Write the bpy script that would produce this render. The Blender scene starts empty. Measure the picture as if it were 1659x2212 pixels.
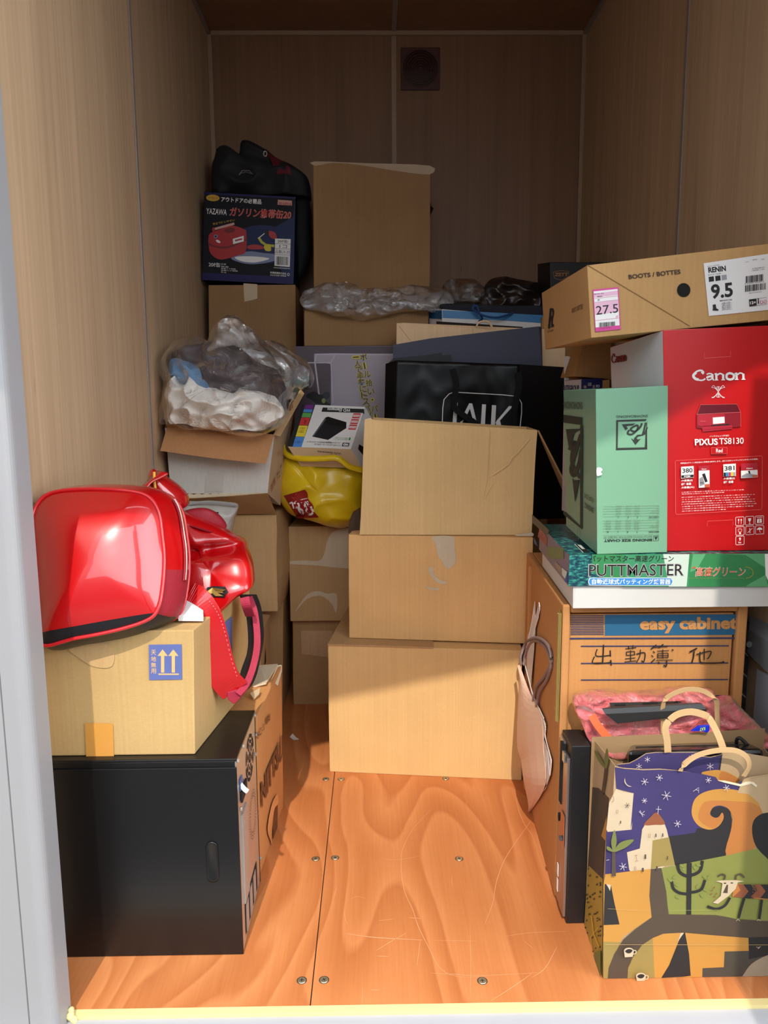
import bpy, bmesh, math, random
from mathutils import Vector as V, Matrix, noise
from mathutils.bvhtree import BVHTree
PI = math.pi
C = bpy.context.scene.collection
S = bpy.context.scene
random.seed(7)

# ------------------------------------------------------------------ camera
FPX, PITCH, YAW, ROLL, EYE = 1639.4, .1499, .0123, -.0066, V((0, -1.2603, 1.12))
_f = V((math.sin(YAW)*math.cos(PITCH), math.cos(YAW)*math.cos(PITCH), -math.sin(PITCH)))
_r0 = V((math.cos(YAW), -math.sin(YAW), 0)); _u0 = _r0.cross(_f)
_r = _r0*math.cos(ROLL) + _u0*math.sin(ROLL); _u = _u0*math.cos(ROLL) - _r0*math.sin(ROLL)
cd = bpy.data.cameras.new('camera'); cam = bpy.data.objects.new('camera', cd); C.objects.link(cam)
cd.sensor_fit = 'HORIZONTAL'; cd.sensor_width = 36; cd.lens = FPX*36/1659; cd.clip_start = .02
M4 = Matrix(((_r.x, _u.x, -_f.x, EYE.x), (_r.y, _u.y, -_f.y, EYE.y), (_r.z, _u.z, -_f.z, EYE.z), (0, 0, 0, 1)))
cam.matrix_world = M4; S.camera = cam

# ------------------------------------------------------------------ light
w = bpy.data.worlds.new('sky'); S.world = w; w.use_nodes = True
_t = w.node_tree; _bg = _t.nodes['Background']; _tc = _t.nodes.new('ShaderNodeTexCoord'); _sx = _t.nodes.new('ShaderNodeSeparateXYZ'); _mr = _t.nodes.new('ShaderNodeMapRange')
_t.links.new(_tc.outputs['Generated'], _sx.inputs[0]); _t.links.new(_sx.outputs['X'], _mr.inputs[0])
for _k, _v in ((1, -.6), (2, .7), (3, 2.1), (4, 6.0)): _mr.inputs[_k].default_value = _v      # hazy sky, brighter to the right of the entrance
_t.links.new(_mr.outputs[0], _bg.inputs[1]); _bg.inputs[0].default_value = (.88, .94, 1, 1)
sd = bpy.data.lights.new('sun', 'SUN'); sun = bpy.data.objects.new('sun', sd); C.objects.link(sun)
sd.energy = 2.9; sd.angle = math.radians(.55); sd.color = (1, .93, .82)
SUND = V((.08, 1, -1.09)).normalized(); sun.location = (-1, -5, 6)
sun.rotation_euler = SUND.to_track_quat('-Z', 'Y').to_euler()
S.view_settings.view_transform = 'Standard'; S.view_settings.look = 'None'
S.view_settings.exposure = 0.1; S.view_settings.gamma = 1; S.view_settings.use_curve_mapping = False
S.cycles.max_bounces = 10; S.cycles.transparent_max_bounces = 16; S.cycles.diffuse_bounces = 6

# ------------------------------------------------------------------ measuring helpers
def ray(px, py): return _f + _r*((px-829.5)/FPX) - _u*((py-1106)/FPX)
def at(px, py, Y=None, X=None, Z=None):
    """the point of the place that stands at a pixel of the photo, on a plane at a real distance"""
    d = ray(px, py)
    if Y is not None: t = (Y-EYE.y)/d.y
    elif X is not None: t = (X-EYE.x)/d.x
    else: t = (Z-EYE.z)/d.z
    return EYE + d*t

# ------------------------------------------------------------------ materials
def lin(c): return tuple(((v/255)/12.92 if v/255 <= .04045 else ((v/255+.055)/1.055)**2.4) for v in c) + (1,)
class N:
    def __init__(s, name):
        s.m = bpy.data.materials.new(name); s.m.use_nodes = True; s.t = s.m.node_tree
        s.b = s.t.nodes['Principled BSDF']; s.o = s.t.nodes['Material Output']
    def n(s, typ, **k):
        x = s.t.nodes.new(typ)
        for a, v in k.items():
            if a.startswith('i_'): x.inputs[a[2:].replace('_', ' ')].default_value = v
            else: setattr(x, a, v)
        return x
    def l(s, a, b): s.t.links.new(a, b)
    def coord(s, scale=(1, 1, 1)):
        tc = s.n('ShaderNodeTexCoord'); mp = s.n('ShaderNodeMapping'); mp.inputs['Scale'].default_value = scale
        s.l(tc.outputs['Object'], mp.inputs['Vector']); return mp.outputs['Vector']
    def noise(s, vec, scale, detail=4, rough=.55, dist=0):
        x = s.n('ShaderNodeTexNoise'); s.l(vec, x.inputs['Vector']); x.inputs['Scale'].default_value = scale
        x.inputs['Detail'].default_value = detail; x.inputs['Roughness'].default_value = rough; x.inputs['Distortion'].default_value = dist
        return x.outputs['Fac']
    def ramp(s, fac, stops, interp='LINEAR'):
        r = s.n('ShaderNodeValToRGB'); s.l(fac, r.inputs[0]); cr = r.color_ramp; cr.interpolation = interp
        while len(cr.elements) < len(stops): cr.elements.new(.5)
        for e, (p, c) in zip(cr.elements, stops): e.position = p; e.color = c if len(c) == 4 else lin(c)
        return r.outputs[0]
    def mix(s, a, b, fac, mode='MIX'):
        x = s.n('ShaderNodeMix', data_type='RGBA', blend_type=mode)
        for i, v in ((0, fac), (6, a), (7, b)):
            if isinstance(v, (int, float, tuple)): x.inputs[i].default_value = v
            else: s.l(v, x.inputs[i])
        return x.outputs[2]
    def math(s, op, a, b=0):
        x = s.n('ShaderNodeMath', operation=op)
        for i, v in ((0, a), (1, b)):
            if isinstance(v, (int, float)): x.inputs[i].default_value = v
            else: s.l(v, x.inputs[i])
        return x.outputs[0]
    def bump(s, h, strength=.2, dist=.002):
        x = s.n('ShaderNodeBump'); x.inputs['Strength'].default_value = strength; x.inputs['Distance'].default_value = dist
        s.l(h, x.inputs['Height']); s.l(x.outputs[0], s.b.inputs['Normal'])
    def base(s, c): s.l(c, s.b.inputs['Base Color'])
MAT = {}
def plain(name, c, rough=.6, metal=0, coat=0, var=.06, spec=.5, bump=0, bscale=60):
    if name in MAT: return MAT[name]
    n = N(name); n.b.inputs['Roughness'].default_value = rough; n.b.inputs['Metallic'].default_value = metal
    n.b.inputs['Coat Weight'].default_value = coat; n.b.inputs['Coat Roughness'].default_value = .05
    n.b.inputs['Specular IOR Level'].default_value = spec
    v = n.noise(n.coord(), 9, 3); k = lin(c); d = 1-var
    n.base(n.ramp(v, [(.3, (k[0]*d, k[1]*d, k[2]*d, 1)), (.7, k)]))
    if bump: n.bump(n.noise(n.coord(), bscale, 4), bump, .002)
    MAT[name] = n.m; return n.m
def cardboard(name, c, rough=.82):
    if name in MAT: return MAT[name]
    n = N(name); n.b.inputs['Roughness'].default_value = rough; n.b.inputs['Specular IOR Level'].default_value = .25
    k = lin(c); co = n.coord(); big = n.noise(co, 3.5, 3, .6); fib = n.noise(n.coord((60, 60, 260)), 3, 4, .7); flute = n.noise(n.coord((150, 150, 1.5)), 1, 2)
    a = n.ramp(big, [(.3, (k[0]*.90, k[1]*.89, k[2]*.86, 1)), (.7, (k[0]*1.04, k[1]*1.04, k[2]*1.03, 1))])
    b = n.ramp(fib, [(.3, (.9, .9, .89, 1)), (.7, (1.03, 1.03, 1.03, 1))])
    c2 = n.ramp(flute, [(.35, (.955, .95, .945, 1)), (.65, (1.01, 1.01, 1.01, 1))])
    n.base(n.mix(n.mix(a, b, 1.0, 'MULTIPLY'), c2, 1.0, 'MULTIPLY'))
    n.bump(n.math('ADD', flute, big), .25, .0012)
    MAT[name] = n.m; return n.m
def film(name, c, dens=.35, rough=.12, fres=1.5, bscale=30):
    """thin crinkled plastic film"""
    n = N(name); t = n.t
    n.b.inputs['Base Color'].default_value = lin(c); n.b.inputs['Roughness'].default_value = rough
    n.b.inputs['Specular IOR Level'].default_value = .9
    co = n.coord(); h = n.noise(co, bscale, 5, .65, 1.5); n.bump(h, .9, .006)
    tr = n.n('ShaderNodeBsdfTransparent'); ms = n.n('ShaderNodeMixShader')
    fr = n.n('ShaderNodeFresnel'); fr.inputs['IOR'].default_value = fres
    g = n.n('ShaderNodeBsdfGlossy'); g.inputs['Roughness'].default_value = rough; g.inputs['Color'].default_value = (1, 1, 1, 1)
    bp = [x for x in t.nodes if x.type == 'BUMP'][0]; n.l(bp.outputs[0], g.inputs['Normal']); n.l(bp.outputs[0], fr.inputs['Normal'])
    v = n.noise(co, 14, 4); f = n.math('MULTIPLY', n.math('POWER', v, 2), dens*4); n.l(f, ms.inputs[0]); n.l(tr.outputs[0], ms.inputs[1]); n.l(n.b.outputs[0], ms.inputs[2])
    m2 = n.n('ShaderNodeMixShader'); n.l(fr.outputs[0], m2.inputs[0]); n.l(ms.outputs[0], m2.inputs[1]); n.l(g.outputs[0], m2.inputs[2])
    n.l(m2.outputs[0], n.o.inputs['Surface']); MAT[name] = n.m; return n.m
def woodfloor():
    n = N('floor plywood'); co = n.coord((1, .28, 1))
    g = n.noise(co, 2.2, 2, .4, .5); rings = n.math('FRACT', n.math('MULTIPLY', g, 19))
    fine = n.noise(n.coord((95, 3, 1)), 1.5, 4, .7); dirt = n.noise(n.coord(), 2.2, 5, .65); sc = n.noise(n.coord((3, 3, 3)), 8, 6, .8)
    a = n.ramp(rings, [(0, (184, 112, 64)), (.5, (194, 123, 73)), (.88, (203, 133, 83)), (1, (184, 112, 64))])
    b = n.ramp(fine, [(.3, (.90, .86, .82, 1)), (.7, (1.03, 1.03, 1.03, 1))])
    d = n.ramp(dirt, [(.35, (.93, .88, .84, 1)), (.65, (1.02, 1.02, 1.02, 1))])
    c = n.mix(n.mix(a, b, 1.0, 'MULTIPLY'), d, 1.0, 'MULTIPLY')
    n.base(n.mix(c, lin((228, 165, 125)), n.ramp(sc, [(.66, (0, 0, 0, 1)), (.8, (.4, .4, .4, 1))])))
    n.l(n.math('ADD', n.math('MULTIPLY', dirt, .25), .33), n.b.inputs['Roughness']); n.b.inputs['Specular IOR Level'].default_value = .35
    n.bump(fine, .12, .001); return n.m
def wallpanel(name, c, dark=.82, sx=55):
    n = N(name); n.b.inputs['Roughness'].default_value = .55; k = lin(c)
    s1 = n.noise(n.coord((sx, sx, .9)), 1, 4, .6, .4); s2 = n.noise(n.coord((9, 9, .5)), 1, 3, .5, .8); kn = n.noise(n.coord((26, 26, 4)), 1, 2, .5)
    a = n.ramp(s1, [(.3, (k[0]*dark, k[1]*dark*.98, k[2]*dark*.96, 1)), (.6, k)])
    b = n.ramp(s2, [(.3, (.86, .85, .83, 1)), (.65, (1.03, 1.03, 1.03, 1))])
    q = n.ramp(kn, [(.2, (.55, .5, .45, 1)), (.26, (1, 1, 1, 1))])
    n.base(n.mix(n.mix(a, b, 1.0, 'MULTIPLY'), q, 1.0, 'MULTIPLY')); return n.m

CB = cardboard('kraft cardboard', (196, 160, 114)); CB2 = cardboard('darker kraft cardboard', (184, 146, 102))
CB3 = cardboard('orange kraft cardboard', (200, 142, 88)); CBW = cardboard('white cardboard', (225, 220, 212)); CBD = cardboard('inner kraft', (176, 132, 84))
CB4 = cardboard('golden kraft cardboard', (192, 158, 106)); CB5 = cardboard('bright golden kraft cardboard', (224, 184, 126)); CBB = cardboard('dull kraft cardboard', (160, 124, 86)); CBE = cardboard('torn paper edge', (222, 205, 178))
TAPE = plain('clear tape', (198, 172, 138), .25, var=.03); TAPE2 = plain('brown tape', (205, 145, 68), .3)
BLK = plain('black print', (22, 20, 20), .6); WHT = plain('white print', (235, 232, 228), .5, var=.02); WHTP = plain('white paper', (226, 222, 220), .7, var=.03)
RED = plain('red print', (205, 22, 30), .35, coat=.3, var=.02); BLUEP = plain('blue print', (62, 88, 158), .7)

# ------------------------------------------------------------------ mesh builder
class G:
    def __init__(s): s.v = []; s.f = []; s.m = []; s.mats = []
    def mi(s, mat):
        if mat not in s.mats: s.mats.append(mat)
        return s.mats.index(mat)
    def add(s, vs, fs, mat):
        b = len(s.v); s.v += [V(p) for p in vs]; k = s.mi(mat)
        for f in fs: s.f.append([b+i for i in f]); s.m.append(k)
    def poly(s, pts, mat): s.add(pts, [list(range(len(pts)))], mat)
    def hexa(s, c, mat):
        s.add(c, [(0, 1, 2, 3), (5, 4, 7, 6), (4, 0, 3, 7), (1, 5, 6, 2), (3, 2, 6, 7), (4, 5, 1, 0)], mat)
    def box(s, a, b, mat):
        x0, y0, z0 = a; x1, y1, z1 = b
        s.hexa([V(p) for p in ((x0, y0, z0), (x1, y0, z0), (x1, y0, z1), (x0, y0, z1), (x0, y1, z0), (x1, y1, z0), (x1, y1, z1), (x0, y1, z1))], mat)
    def slab(s, pts, th, mat):
        """a sheet through pts with thickness vector th"""
        th = V(th); n = len(pts); a = [V(p) for p in pts]; b = [p+th for p in a]
        s.add(a+b, [list(range(n)), [n+i for i in reversed(range(n))]] + [(i, n+i, n+(i+1) % n, (i+1) % n) for i in range(n)], mat)
    def tube(s, path, r, mat, n=8, closed=False, smooth=True):
        path = [V(p) for p in path]
        if smooth: path = catmull(path, closed, 6)
        k = len(path); vs = []; up = V((.1, .2, 1)).normalized()
        for i, p in enumerate(path):
            a = path[(i-1) % k] if (closed or i) else p; b = path[(i+1) % k] if (closed or i < k-1) else p
            t = (b-a).normalized(); x = t.cross(up)
            if x.length < .05: x = t.cross(V((1, 0, 0)))
            x.normalize(); y = t.cross(x)
            for j in range(n): q = 2*PI*j/n; vs.append(p + x*r*math.cos(q) + y*r*math.sin(q))
        fs = [(i*n+j, i*n+(j+1) % n, ((i+1) % k)*n+(j+1) % n, ((i+1) % k)*n+j) for i in range(k if closed else k-1) for j in range(n)]
        if not closed: fs += [list(range(n))[::-1], [(k-1)*n+j for j in range(n)]]
        s.add(vs, fs, mat)
    def ribbon(s, path, side, w, th, mat):
        """flat strap: path centre line, side direction(s), width, thickness"""
        path = catmull([V(p) for p in path], False, 6); k = len(path); vs = []
        sides = side if isinstance(side, list) else None
        for i, p in enumerate(path):
            a = path[max(0, i-1)]; b = path[min(k-1, i+1)]; t = (b-a).normalized()
            if sides:
                q = i/(k-1)*(len(sides)-1); j = min(int(q), len(sides)-2); sd_ = V(sides[j]).lerp(V(sides[j+1]), q-j)
            else: sd_ = V(side)
            x = (sd_ - t*sd_.dot(t)).normalized()*w/2; nn = t.cross(x).normalized()*th/2
            vs += [p-x-nn, p+x-nn, p+x+nn, p-x+nn]
        fs = [(i*4+j, i*4+(j+1) % 4, (i+1)*4+(j+1) % 4, (i+1)*4+j) for i in range(k-1) for j in range(4)]
        fs += [(3, 2, 1, 0), tuple((k-1)*4+j for j in range(4))]; s.add(vs, fs, mat)
    def mesh(s, name, off=V((0, 0, 0)), smooth=False):
        me = bpy.data.meshes.new(name); me.from_pydata([tuple(p-off) for p in s.v], [], s.f)
        for m in s.mats: me.materials.append(m)
        me.polygons.foreach_set('material_index', s.m)
        if smooth: me.polygons.foreach_set('use_smooth', [True]*len(me.polygons))
        me.update(); return me
def catmull(p, closed=False, k=6):
    n = len(p); out = []
    for i in range(n if closed else n-1):
        g = (lambda j: p[j % n]) if closed else (lambda j: p[max(0, min(n-1, j))])
        a, b, c, d = g(i-1), g(i), g(i+1), g(i+2)
        for j in range(k):
            t = j/k; out.append(.5*((2*b) + (c-a)*t + (2*a-5*b+4*c-d)*t*t + (3*b-a-3*c+d)*t**3))
    if not closed: out.append(p[-1])
    return out
def thing(name, label, cat, loc, group=None):
    o = bpy.data.objects.new(name, None); C.objects.link(o); o.location = loc; o.empty_display_size = .05
    o['label'] = label; o['category'] = cat
    if group: o['group'] = group
    return o
def part(name, g, root=None, label=None, smooth=False, bevel=0, recalc=False):

    if root is not None:
        off = V((0, 0, 0)); q = root
        while q is not None: off = off + V(q.location); q = q.parent
    else: off = V((0, 0, 0))
    me = g.mesh(name, off, smooth); o = bpy.data.objects.new(name, me); C.objects.link(o)
    if root is not None: o.parent = root
    if label: o['label'] = label
    if recalc:
        bm = bmesh.new(); bm.from_mesh(me); bmesh.ops.recalc_face_normals(bm, faces=bm.faces); bm.to_mesh(me); bm.free()
    if bevel:
        b = o.modifiers.new('bevel', 'BEVEL'); b.width = bevel; b.segments = 2; b.limit_method = 'ANGLE'; b.angle_limit = math.radians(40)
    return o
def single(name, g, label, cat, group=None, **k):
    zs = [p.z for p in g.v]; c = sum((p for p in g.v), V((0, 0, 0)))/len(g.v); loc = V((c.x, c.y, min(zs)))
    me = g.mesh(name, loc, k.get('smooth', False)); o = bpy.data.objects.new(name, me); C.objects.link(o); o.location = loc
    o['label'] = label; o['category'] = cat
    if group: o['group'] = group
    if k.get('bevel'):
        b = o.modifiers.new('bevel', 'BEVEL'); b.width = k['bevel']; b.segments = 2; b.limit_method = 'ANGLE'; b.angle_limit = math.radians(40)
    return o
def struct(name, g, **k):
    o = part(name, g, None, **k); o['kind'] = 'structure'; return o

# ------------------------------------------------------------------ printing on faces
_txt = {}
def textmesh(s, bold=0, shear=0):
    key = (s, bold, shear)
    if key in _txt: return _txt[key]
    c = bpy.data.curves.new('lettering', 'FONT'); c.body = s; c.offset = bold; c.shear = shear; c.resolution_u = 3
    o = bpy.data.objects.new('lettering', c); C.objects.link(o)
    dg = bpy.context.evaluated_depsgraph_get(); me = bpy.data.meshes.new_from_object(o.evaluated_get(dg))
    vs = [v.co.copy() for v in me.vertices]; fs = [list(p.vertices) for p in me.polygons]
    C.objects.unlink(o); bpy.data.objects.remove(o); bpy.data.curves.remove(c); bpy.data.meshes.remove(me)
    x0 = min(v.x for v in vs); x1 = max(v.x for v in vs); y0 = min(v.y for v in vs); y1 = max(v.y for v in vs)
    r = ([((v.x-x0)/(x1-x0), (v.y-y0)/(y1-y0)) for v in vs], fs, (x1-x0)/(y1-y0)); _txt[key] = r; return r
class Print:
    """ink and stickers on a flat face, given where they stand on it"""
    def __init__(s, a, b, c, off=.0009, zoom=None):
        s.a = V(a); s.n = (V(b)-s.a).cross(V(c)-s.a).normalized()
        if s.n.dot(EYE-s.a) < 0: s.n = -s.n
        s.off = off; s.g = G(); s.k = 0; s.z = zoom; s.bvh = None
    def p(s, x, y, raise_=True):
        if s.z: x = s.z[0]+x/s.z[2]; y = s.z[1]+y/s.z[2]
        d = ray(x, y)
        if s.bvh:
            h, n, i, q = s.bvh.ray_cast(EYE, d.normalized())
            if h is None: t = (s.a-EYE).dot(s.n)/d.dot(s.n); h = EYE+d*t; n = s.n
            if n.dot(d) > 0: n = -n
            return h - d.normalized()*(s.off+s.k*.00006)
        t = (s.a-EYE).dot(s.n)/d.dot(s.n); return EYE + d*t + s.n*(s.off+s.k*.00006)
    def poly(s, pts, mat): s.k += 1; s.g.poly([s.p(*q) for q in pts], mat)
    def spoly(s, pts, mat, k=5):
        q = catmull([V((x, y, 0)) for x, y in pts], True, k); s.poly([(v.x, v.y) for v in q], mat)
    def rect(s, x0, y0, x1, y1, mat): s.poly([(x0, y0), (x1, y0), (x1, y1), (x0, y1)], mat)
    def ell(s, x, y, rx, ry, mat, rot=0, n=20):
        s.poly([(x+rx*math.cos(t)*math.cos(rot)-ry*math.sin(t)*math.sin(rot), y+rx*math.cos(t)*math.sin(rot)+ry*math.sin(t)*math.cos(rot)) for t in [2*PI*i/n for i in range(n)]], mat)
    def line(s, pts, w, mat, closed=False, smooth=False):
        """stroke of width w (picture units of the zoom)"""
        s.k += 1; q = [V((x, y, 0)) for x, y in pts]
        if smooth: q = catmull(q, closed, 6)
        n = len(q); L = []; R = []
        for i, p in enumerate(q):
            a = q[(i-1) % n] if (closed or i) else p; b = q[(i+1) % n] if (closed or i < n-1) else p
            t = (b-a)
            if t.length < 1e-9: t = V((1, 0, 0))
            t.normalize(); m = V((-t.y, t.x, 0))*w/2; L.append(p+m); R.append(p-m)
        P = [s.p(v.x, v.y) for v in L+R]
        s.g.add(P, [(i, (i+1) % n, n+(i+1) % n, n+i) for i in range(n if closed else n-1)], mat)
    def text(s, t, TL, TR, BL, mat, bold=0, shear=0):
        s.k += 1; uv, fs, asp = textmesh(t, bold, shear)
        if s.bvh:
            f = lambda u, v: s.p(TL[0]+(TR[0]-TL[0])*u+(BL[0]-TL[0])*(1-v), TL[1]+(TR[1]-TL[1])*u+(BL[1]-TL[1])*(1-v))
            s.g.add([f(u, v) for u, v in uv], fs, mat)
        else:
            a, b, c = s.p(*TL), s.p(*TR), s.p(*BL); s.g.add([a+(b-a)*u+(c-a)*(1-v) for u, v in uv], fs, mat)
    def lines(s, TL, TR, BL, n, mat, seed=1, w=.45, chars='インクジェット複合機対応表示注意'):
        """rows of small illegible print"""
        rnd = random.Random(seed)
        for i in range(n):
            u = (i+.2)/n; v = (i+.2+w)/n; e = 1 if i < n-1 else rnd.uniform(.4, .8); e *= rnd.uniform(.9, 1)
            f = lambda a, b: (TL[0]+(TR[0]-TL[0])*a+(BL[0]-TL[0])*b, TL[1]+(TR[1]-TL[1])*a+(BL[1]-TL[1])*b)
            ln = ''.join(rnd.choice(chars) for _ in range(int(26*e))); s.text(ln, f(0, u), f(e, u), f(0, v), mat, .01)
    def bars(s, x0, y0, x1, y1, mat, dy=0, seed=1):
        """barcode between two corners, dy = rise across it"""
        rnd = random.Random(seed); x = x0
        while x < x1-.2:
            k = (x1-x0)/60; b = rnd.choice((1, 1, 2, 3))*k; b = min(b, x1-x); e = lambda q: dy*(q-x0)/(x1-x0)
            s.poly([(x, y0+e(x)), (x+b, y0+e(x+b)), (x+b, y1+e(x+b)), (x, y1+e(x))], mat); s.k -= 1; x += b + rnd.choice((1, 1, 2))*k
        s.k += 1
    def done(s, name, root, label=None): return part(name, s.g, root, label)

# ------------------------------------------------------------------ boxes from eight corners
def corners(front, dv=None, back=None):
    f = [at(a, b, c) for a, b, c in front]
    b = [at(a, b, c) for a, b, c in back] if back else [p+V(dv) for p in f]
    return f+b
def flat(c, z0=None, z1=None):
    """level the bottom / top corners"""
    for i in (0, 1, 4, 5):
        if z0 is not None: c[i].z = z0
    for i in (2, 3, 6, 7):
        if z1 is not None: c[i].z = z1
    return c
def tri(c, u, v, w):
    a = c[0].lerp(c[1], u); b = c[4].lerp(c[5], u); d = c[3].lerp(c[2], u); e = c[7].lerp(c[6], u)
    return a.lerp(b, v).lerp(d.lerp(e, v), w)
def boxmesh(c, mat, n=6, amp=0, seed=0, side_mats=None, open_top=False, bev=.0025, bulge=0):
    bm = bmesh.new(); bmesh.ops.create_cube(bm, size=1)
    for v in bm.verts: v.co += V((.5, .5, .5))
    bmesh.ops.subdivide_edges(bm, edges=bm.edges[:], cuts=n-1, use_grid_fill=True)
    names = {}
    for f in bm.faces:
        q = f.normal; names[f.index] = 'right' if q.x > .5 else 'left' if q.x < -.5 else 'back' if q.y > .5 else 'front' if q.y < -.5 else 'top' if q.z > .5 else 'bottom'
    mats = [mat]; sm = side_mats or {}
    for m in sm.values():
        if m not in mats: mats.append(m)
    for f in bm.faces: f.material_index = mats.index(sm.get(names[f.index], mat))
    if open_top: bmesh.ops.delete(bm, geom=[f for f in bm.faces if names[f.index] == 'top'], context='FACES')
    for v in bm.verts:
        u, a, b = v.co; p = tri(c, u, a, b)
        if bulge:
            cen = tri(c, .5, .5, .5); k = math.sin(PI*b)
            p += V(((u-.5)*2*math.sin(PI*min(max(a, 0), 1))*bulge*k if abs(u-.5) > .49 else 0, (a-.5)*2*math.sin(PI*u)*bulge*k*.4 if abs(a-.5) > .49 else 0, 0))
        if amp and 0 < b < 1: p += noise.noise_vector(p*7+V((seed, 0, 0)))*amp
        v.co = p
    if bev:
        es = [e for e in bm.edges if len(e.link_faces) == 2 and e.calc_face_angle(0) > .9]
        bmesh.ops.bevel(bm, geom=es, offset=bev, segments=2, affect='EDGES', profile=.6)
    me = bpy.data.meshes.new('carton_body'); 
    off = (c[0]+c[1]+c[4]+c[5])/4
    for v in bm.verts: v.co -= off
    bm.to_mesh(me); bm.free()
    for m in mats: me.materials.append(m)
    return me, off
def carton(name, label, cat, c, mat, group=None, bodyname='carton_body', **k):
    me, off = boxmesh(c, mat, **k)
    t = thing(name, label, cat, off, group); o = bpy.data.objects.new(bodyname, me); C.objects.link(o); o.parent = t
    if k.get('open_top'):
        s = o.modifiers.new('wall', 'SOLIDIFY'); s.thickness = .005; s.offset = -1
    return t
def F(c, side='front', off=.0009, zoom=None):
    i = dict(front=(0, 1, 3), left=(4, 0, 7), right=(1, 5, 2), top=(3, 2, 7))[side]
    return Print(c[i[0]], c[i[1]], c[i[2]], off, zoom)
def plate(name, root, pts, th, mat, label=None, bevel=0):
    g = G(); g.slab(pts, th, mat); return part(name, g, root, label, bevel=bevel)

def puffmesh(outline, cen, front, back, mat, ps=.8, pc=.6, amp=0, freq=8, seed=0, nr=18, na=96, fold=0, zmin=None, tilt=0, bend=None):
    """soft closed body inside an outline, with its own depth in front and behind"""
    O = catmull([at(*q) for q in outline], True, max(2, na//len(outline))); n = len(O); c = at(*cen); vs = []
    def disp(p, k):
        if not amp: return p
        q = p*freq+V((seed*3.1, seed, 0)); d = noise.noise_vector(q)*amp*k
        if fold:
            r = noise.noise(V((q.x*1.3+q.z*.8, q.y, q.z*1.6-q.x*.5))); d += V((0, -1, 0))*((.25-abs(r))*fold*k)
        return p+d
    rings = []
    for h, dep in ((0, front), (1, back)):
        R = range(1, nr+1) if h == 0 else range(nr-1, 0, -1)
        for i in R:
            t = i/nr; s_ = math.sin(t*PI/2)**ps; q = math.cos(t*PI/2)**pc if t < 1 else 0
            ring = []
            for b in O:
                p = c.lerp(b, s_) + V((0, -1 if h == 0 else 1, 0))*dep*q
                p = disp(p, 1 if t < .97 else .6)
                if bend: p = bend(p)
                if zmin is not None: p.z = max(p.z, zmin)
                ring.append(p)
            rings.append(ring)
    vs = [disp(c+V((0, -front, 0)), 1)]
    if bend: vs[0] = bend(vs[0])
    for r in rings: vs += r
    vs.append(c+V((0, back, 0))); fs = []
    for j in range(n): fs.append((0, 1+j, 1+(j+1) % n))
    for i in range(len(rings)-1):
        for j in range(n): fs.append((1+i*n+j, 1+(i+1)*n+j, 1+(i+1)*n+(j+1) % n, 1+i*n+(j+1) % n))
    L = len(vs)-1; b = 1+(len(rings)-1)*n
    for j in range(n): fs.append((L, b+(j+1) % n, b+j))
    g = G(); g.add(vs, fs, mat); return g
def bvh(g): return BVHTree.FromPolygons([tuple(p) for p in g.v], g.f)
# ================================================================== THE ROOM
XL, XR, YB, ZC = -.66, .877, 2.077, 2.587
WP = wallpanel('printed wood panel', (200, 168, 134)); WB = wallpanel('dimmed back wall panel', (142, 104, 74), .88)  # back wall and ceiling board darkened in colour to deepen the interior shade
TRIM = plain('beige joint trim', (172, 142, 116), .5); TRIMG = plain('grey joint trim', (150, 135, 125), .4)
FLOORM = woodfloor()
METAL = plain('painted grey steel', (146, 144, 145), .45, metal=.0, var=.03)
g = G(); XS = -.128
g.box((XL-.05, 0, -.03), (XS-.0012, YB+.05, 0), FLOORM); g.box((XS+.0012, 0, -.03), (XR+.05, YB+.05, 0), FLOORM); g.box((XS-.002, .001, -.03), (XS+.002, YB, -.004), plain('floor joint', (70, 40, 25), .8))
SCR = plain('floor scratch', (218, 156, 112), .6)
def scratch(pts, w=.0012):
    q = [V((at(x, y, Z=0).x, at(x, y, Z=0).y, .0003)) for x, y in pts]; q = catmull(q, False, 6); k = len(q); vs = []
    for i, p in enumerate(q):
        t = (q[min(k-1, i+1)]-q[max(0, i-1)]).normalized(); m = V((-t.y, t.x, 0))*w*.36*(.35+.65*math.sin(PI*(i+.5)/k)); vs += [p-m, p+m]
    g.add(vs, [(2*i, 2*i+1, 2*i+3, 2*i+2) for i in range(k-1)], SCR)
z7 = lambda *p: [(600+x/2.37, 1500+y/2.37) for x, y in p]
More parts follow.
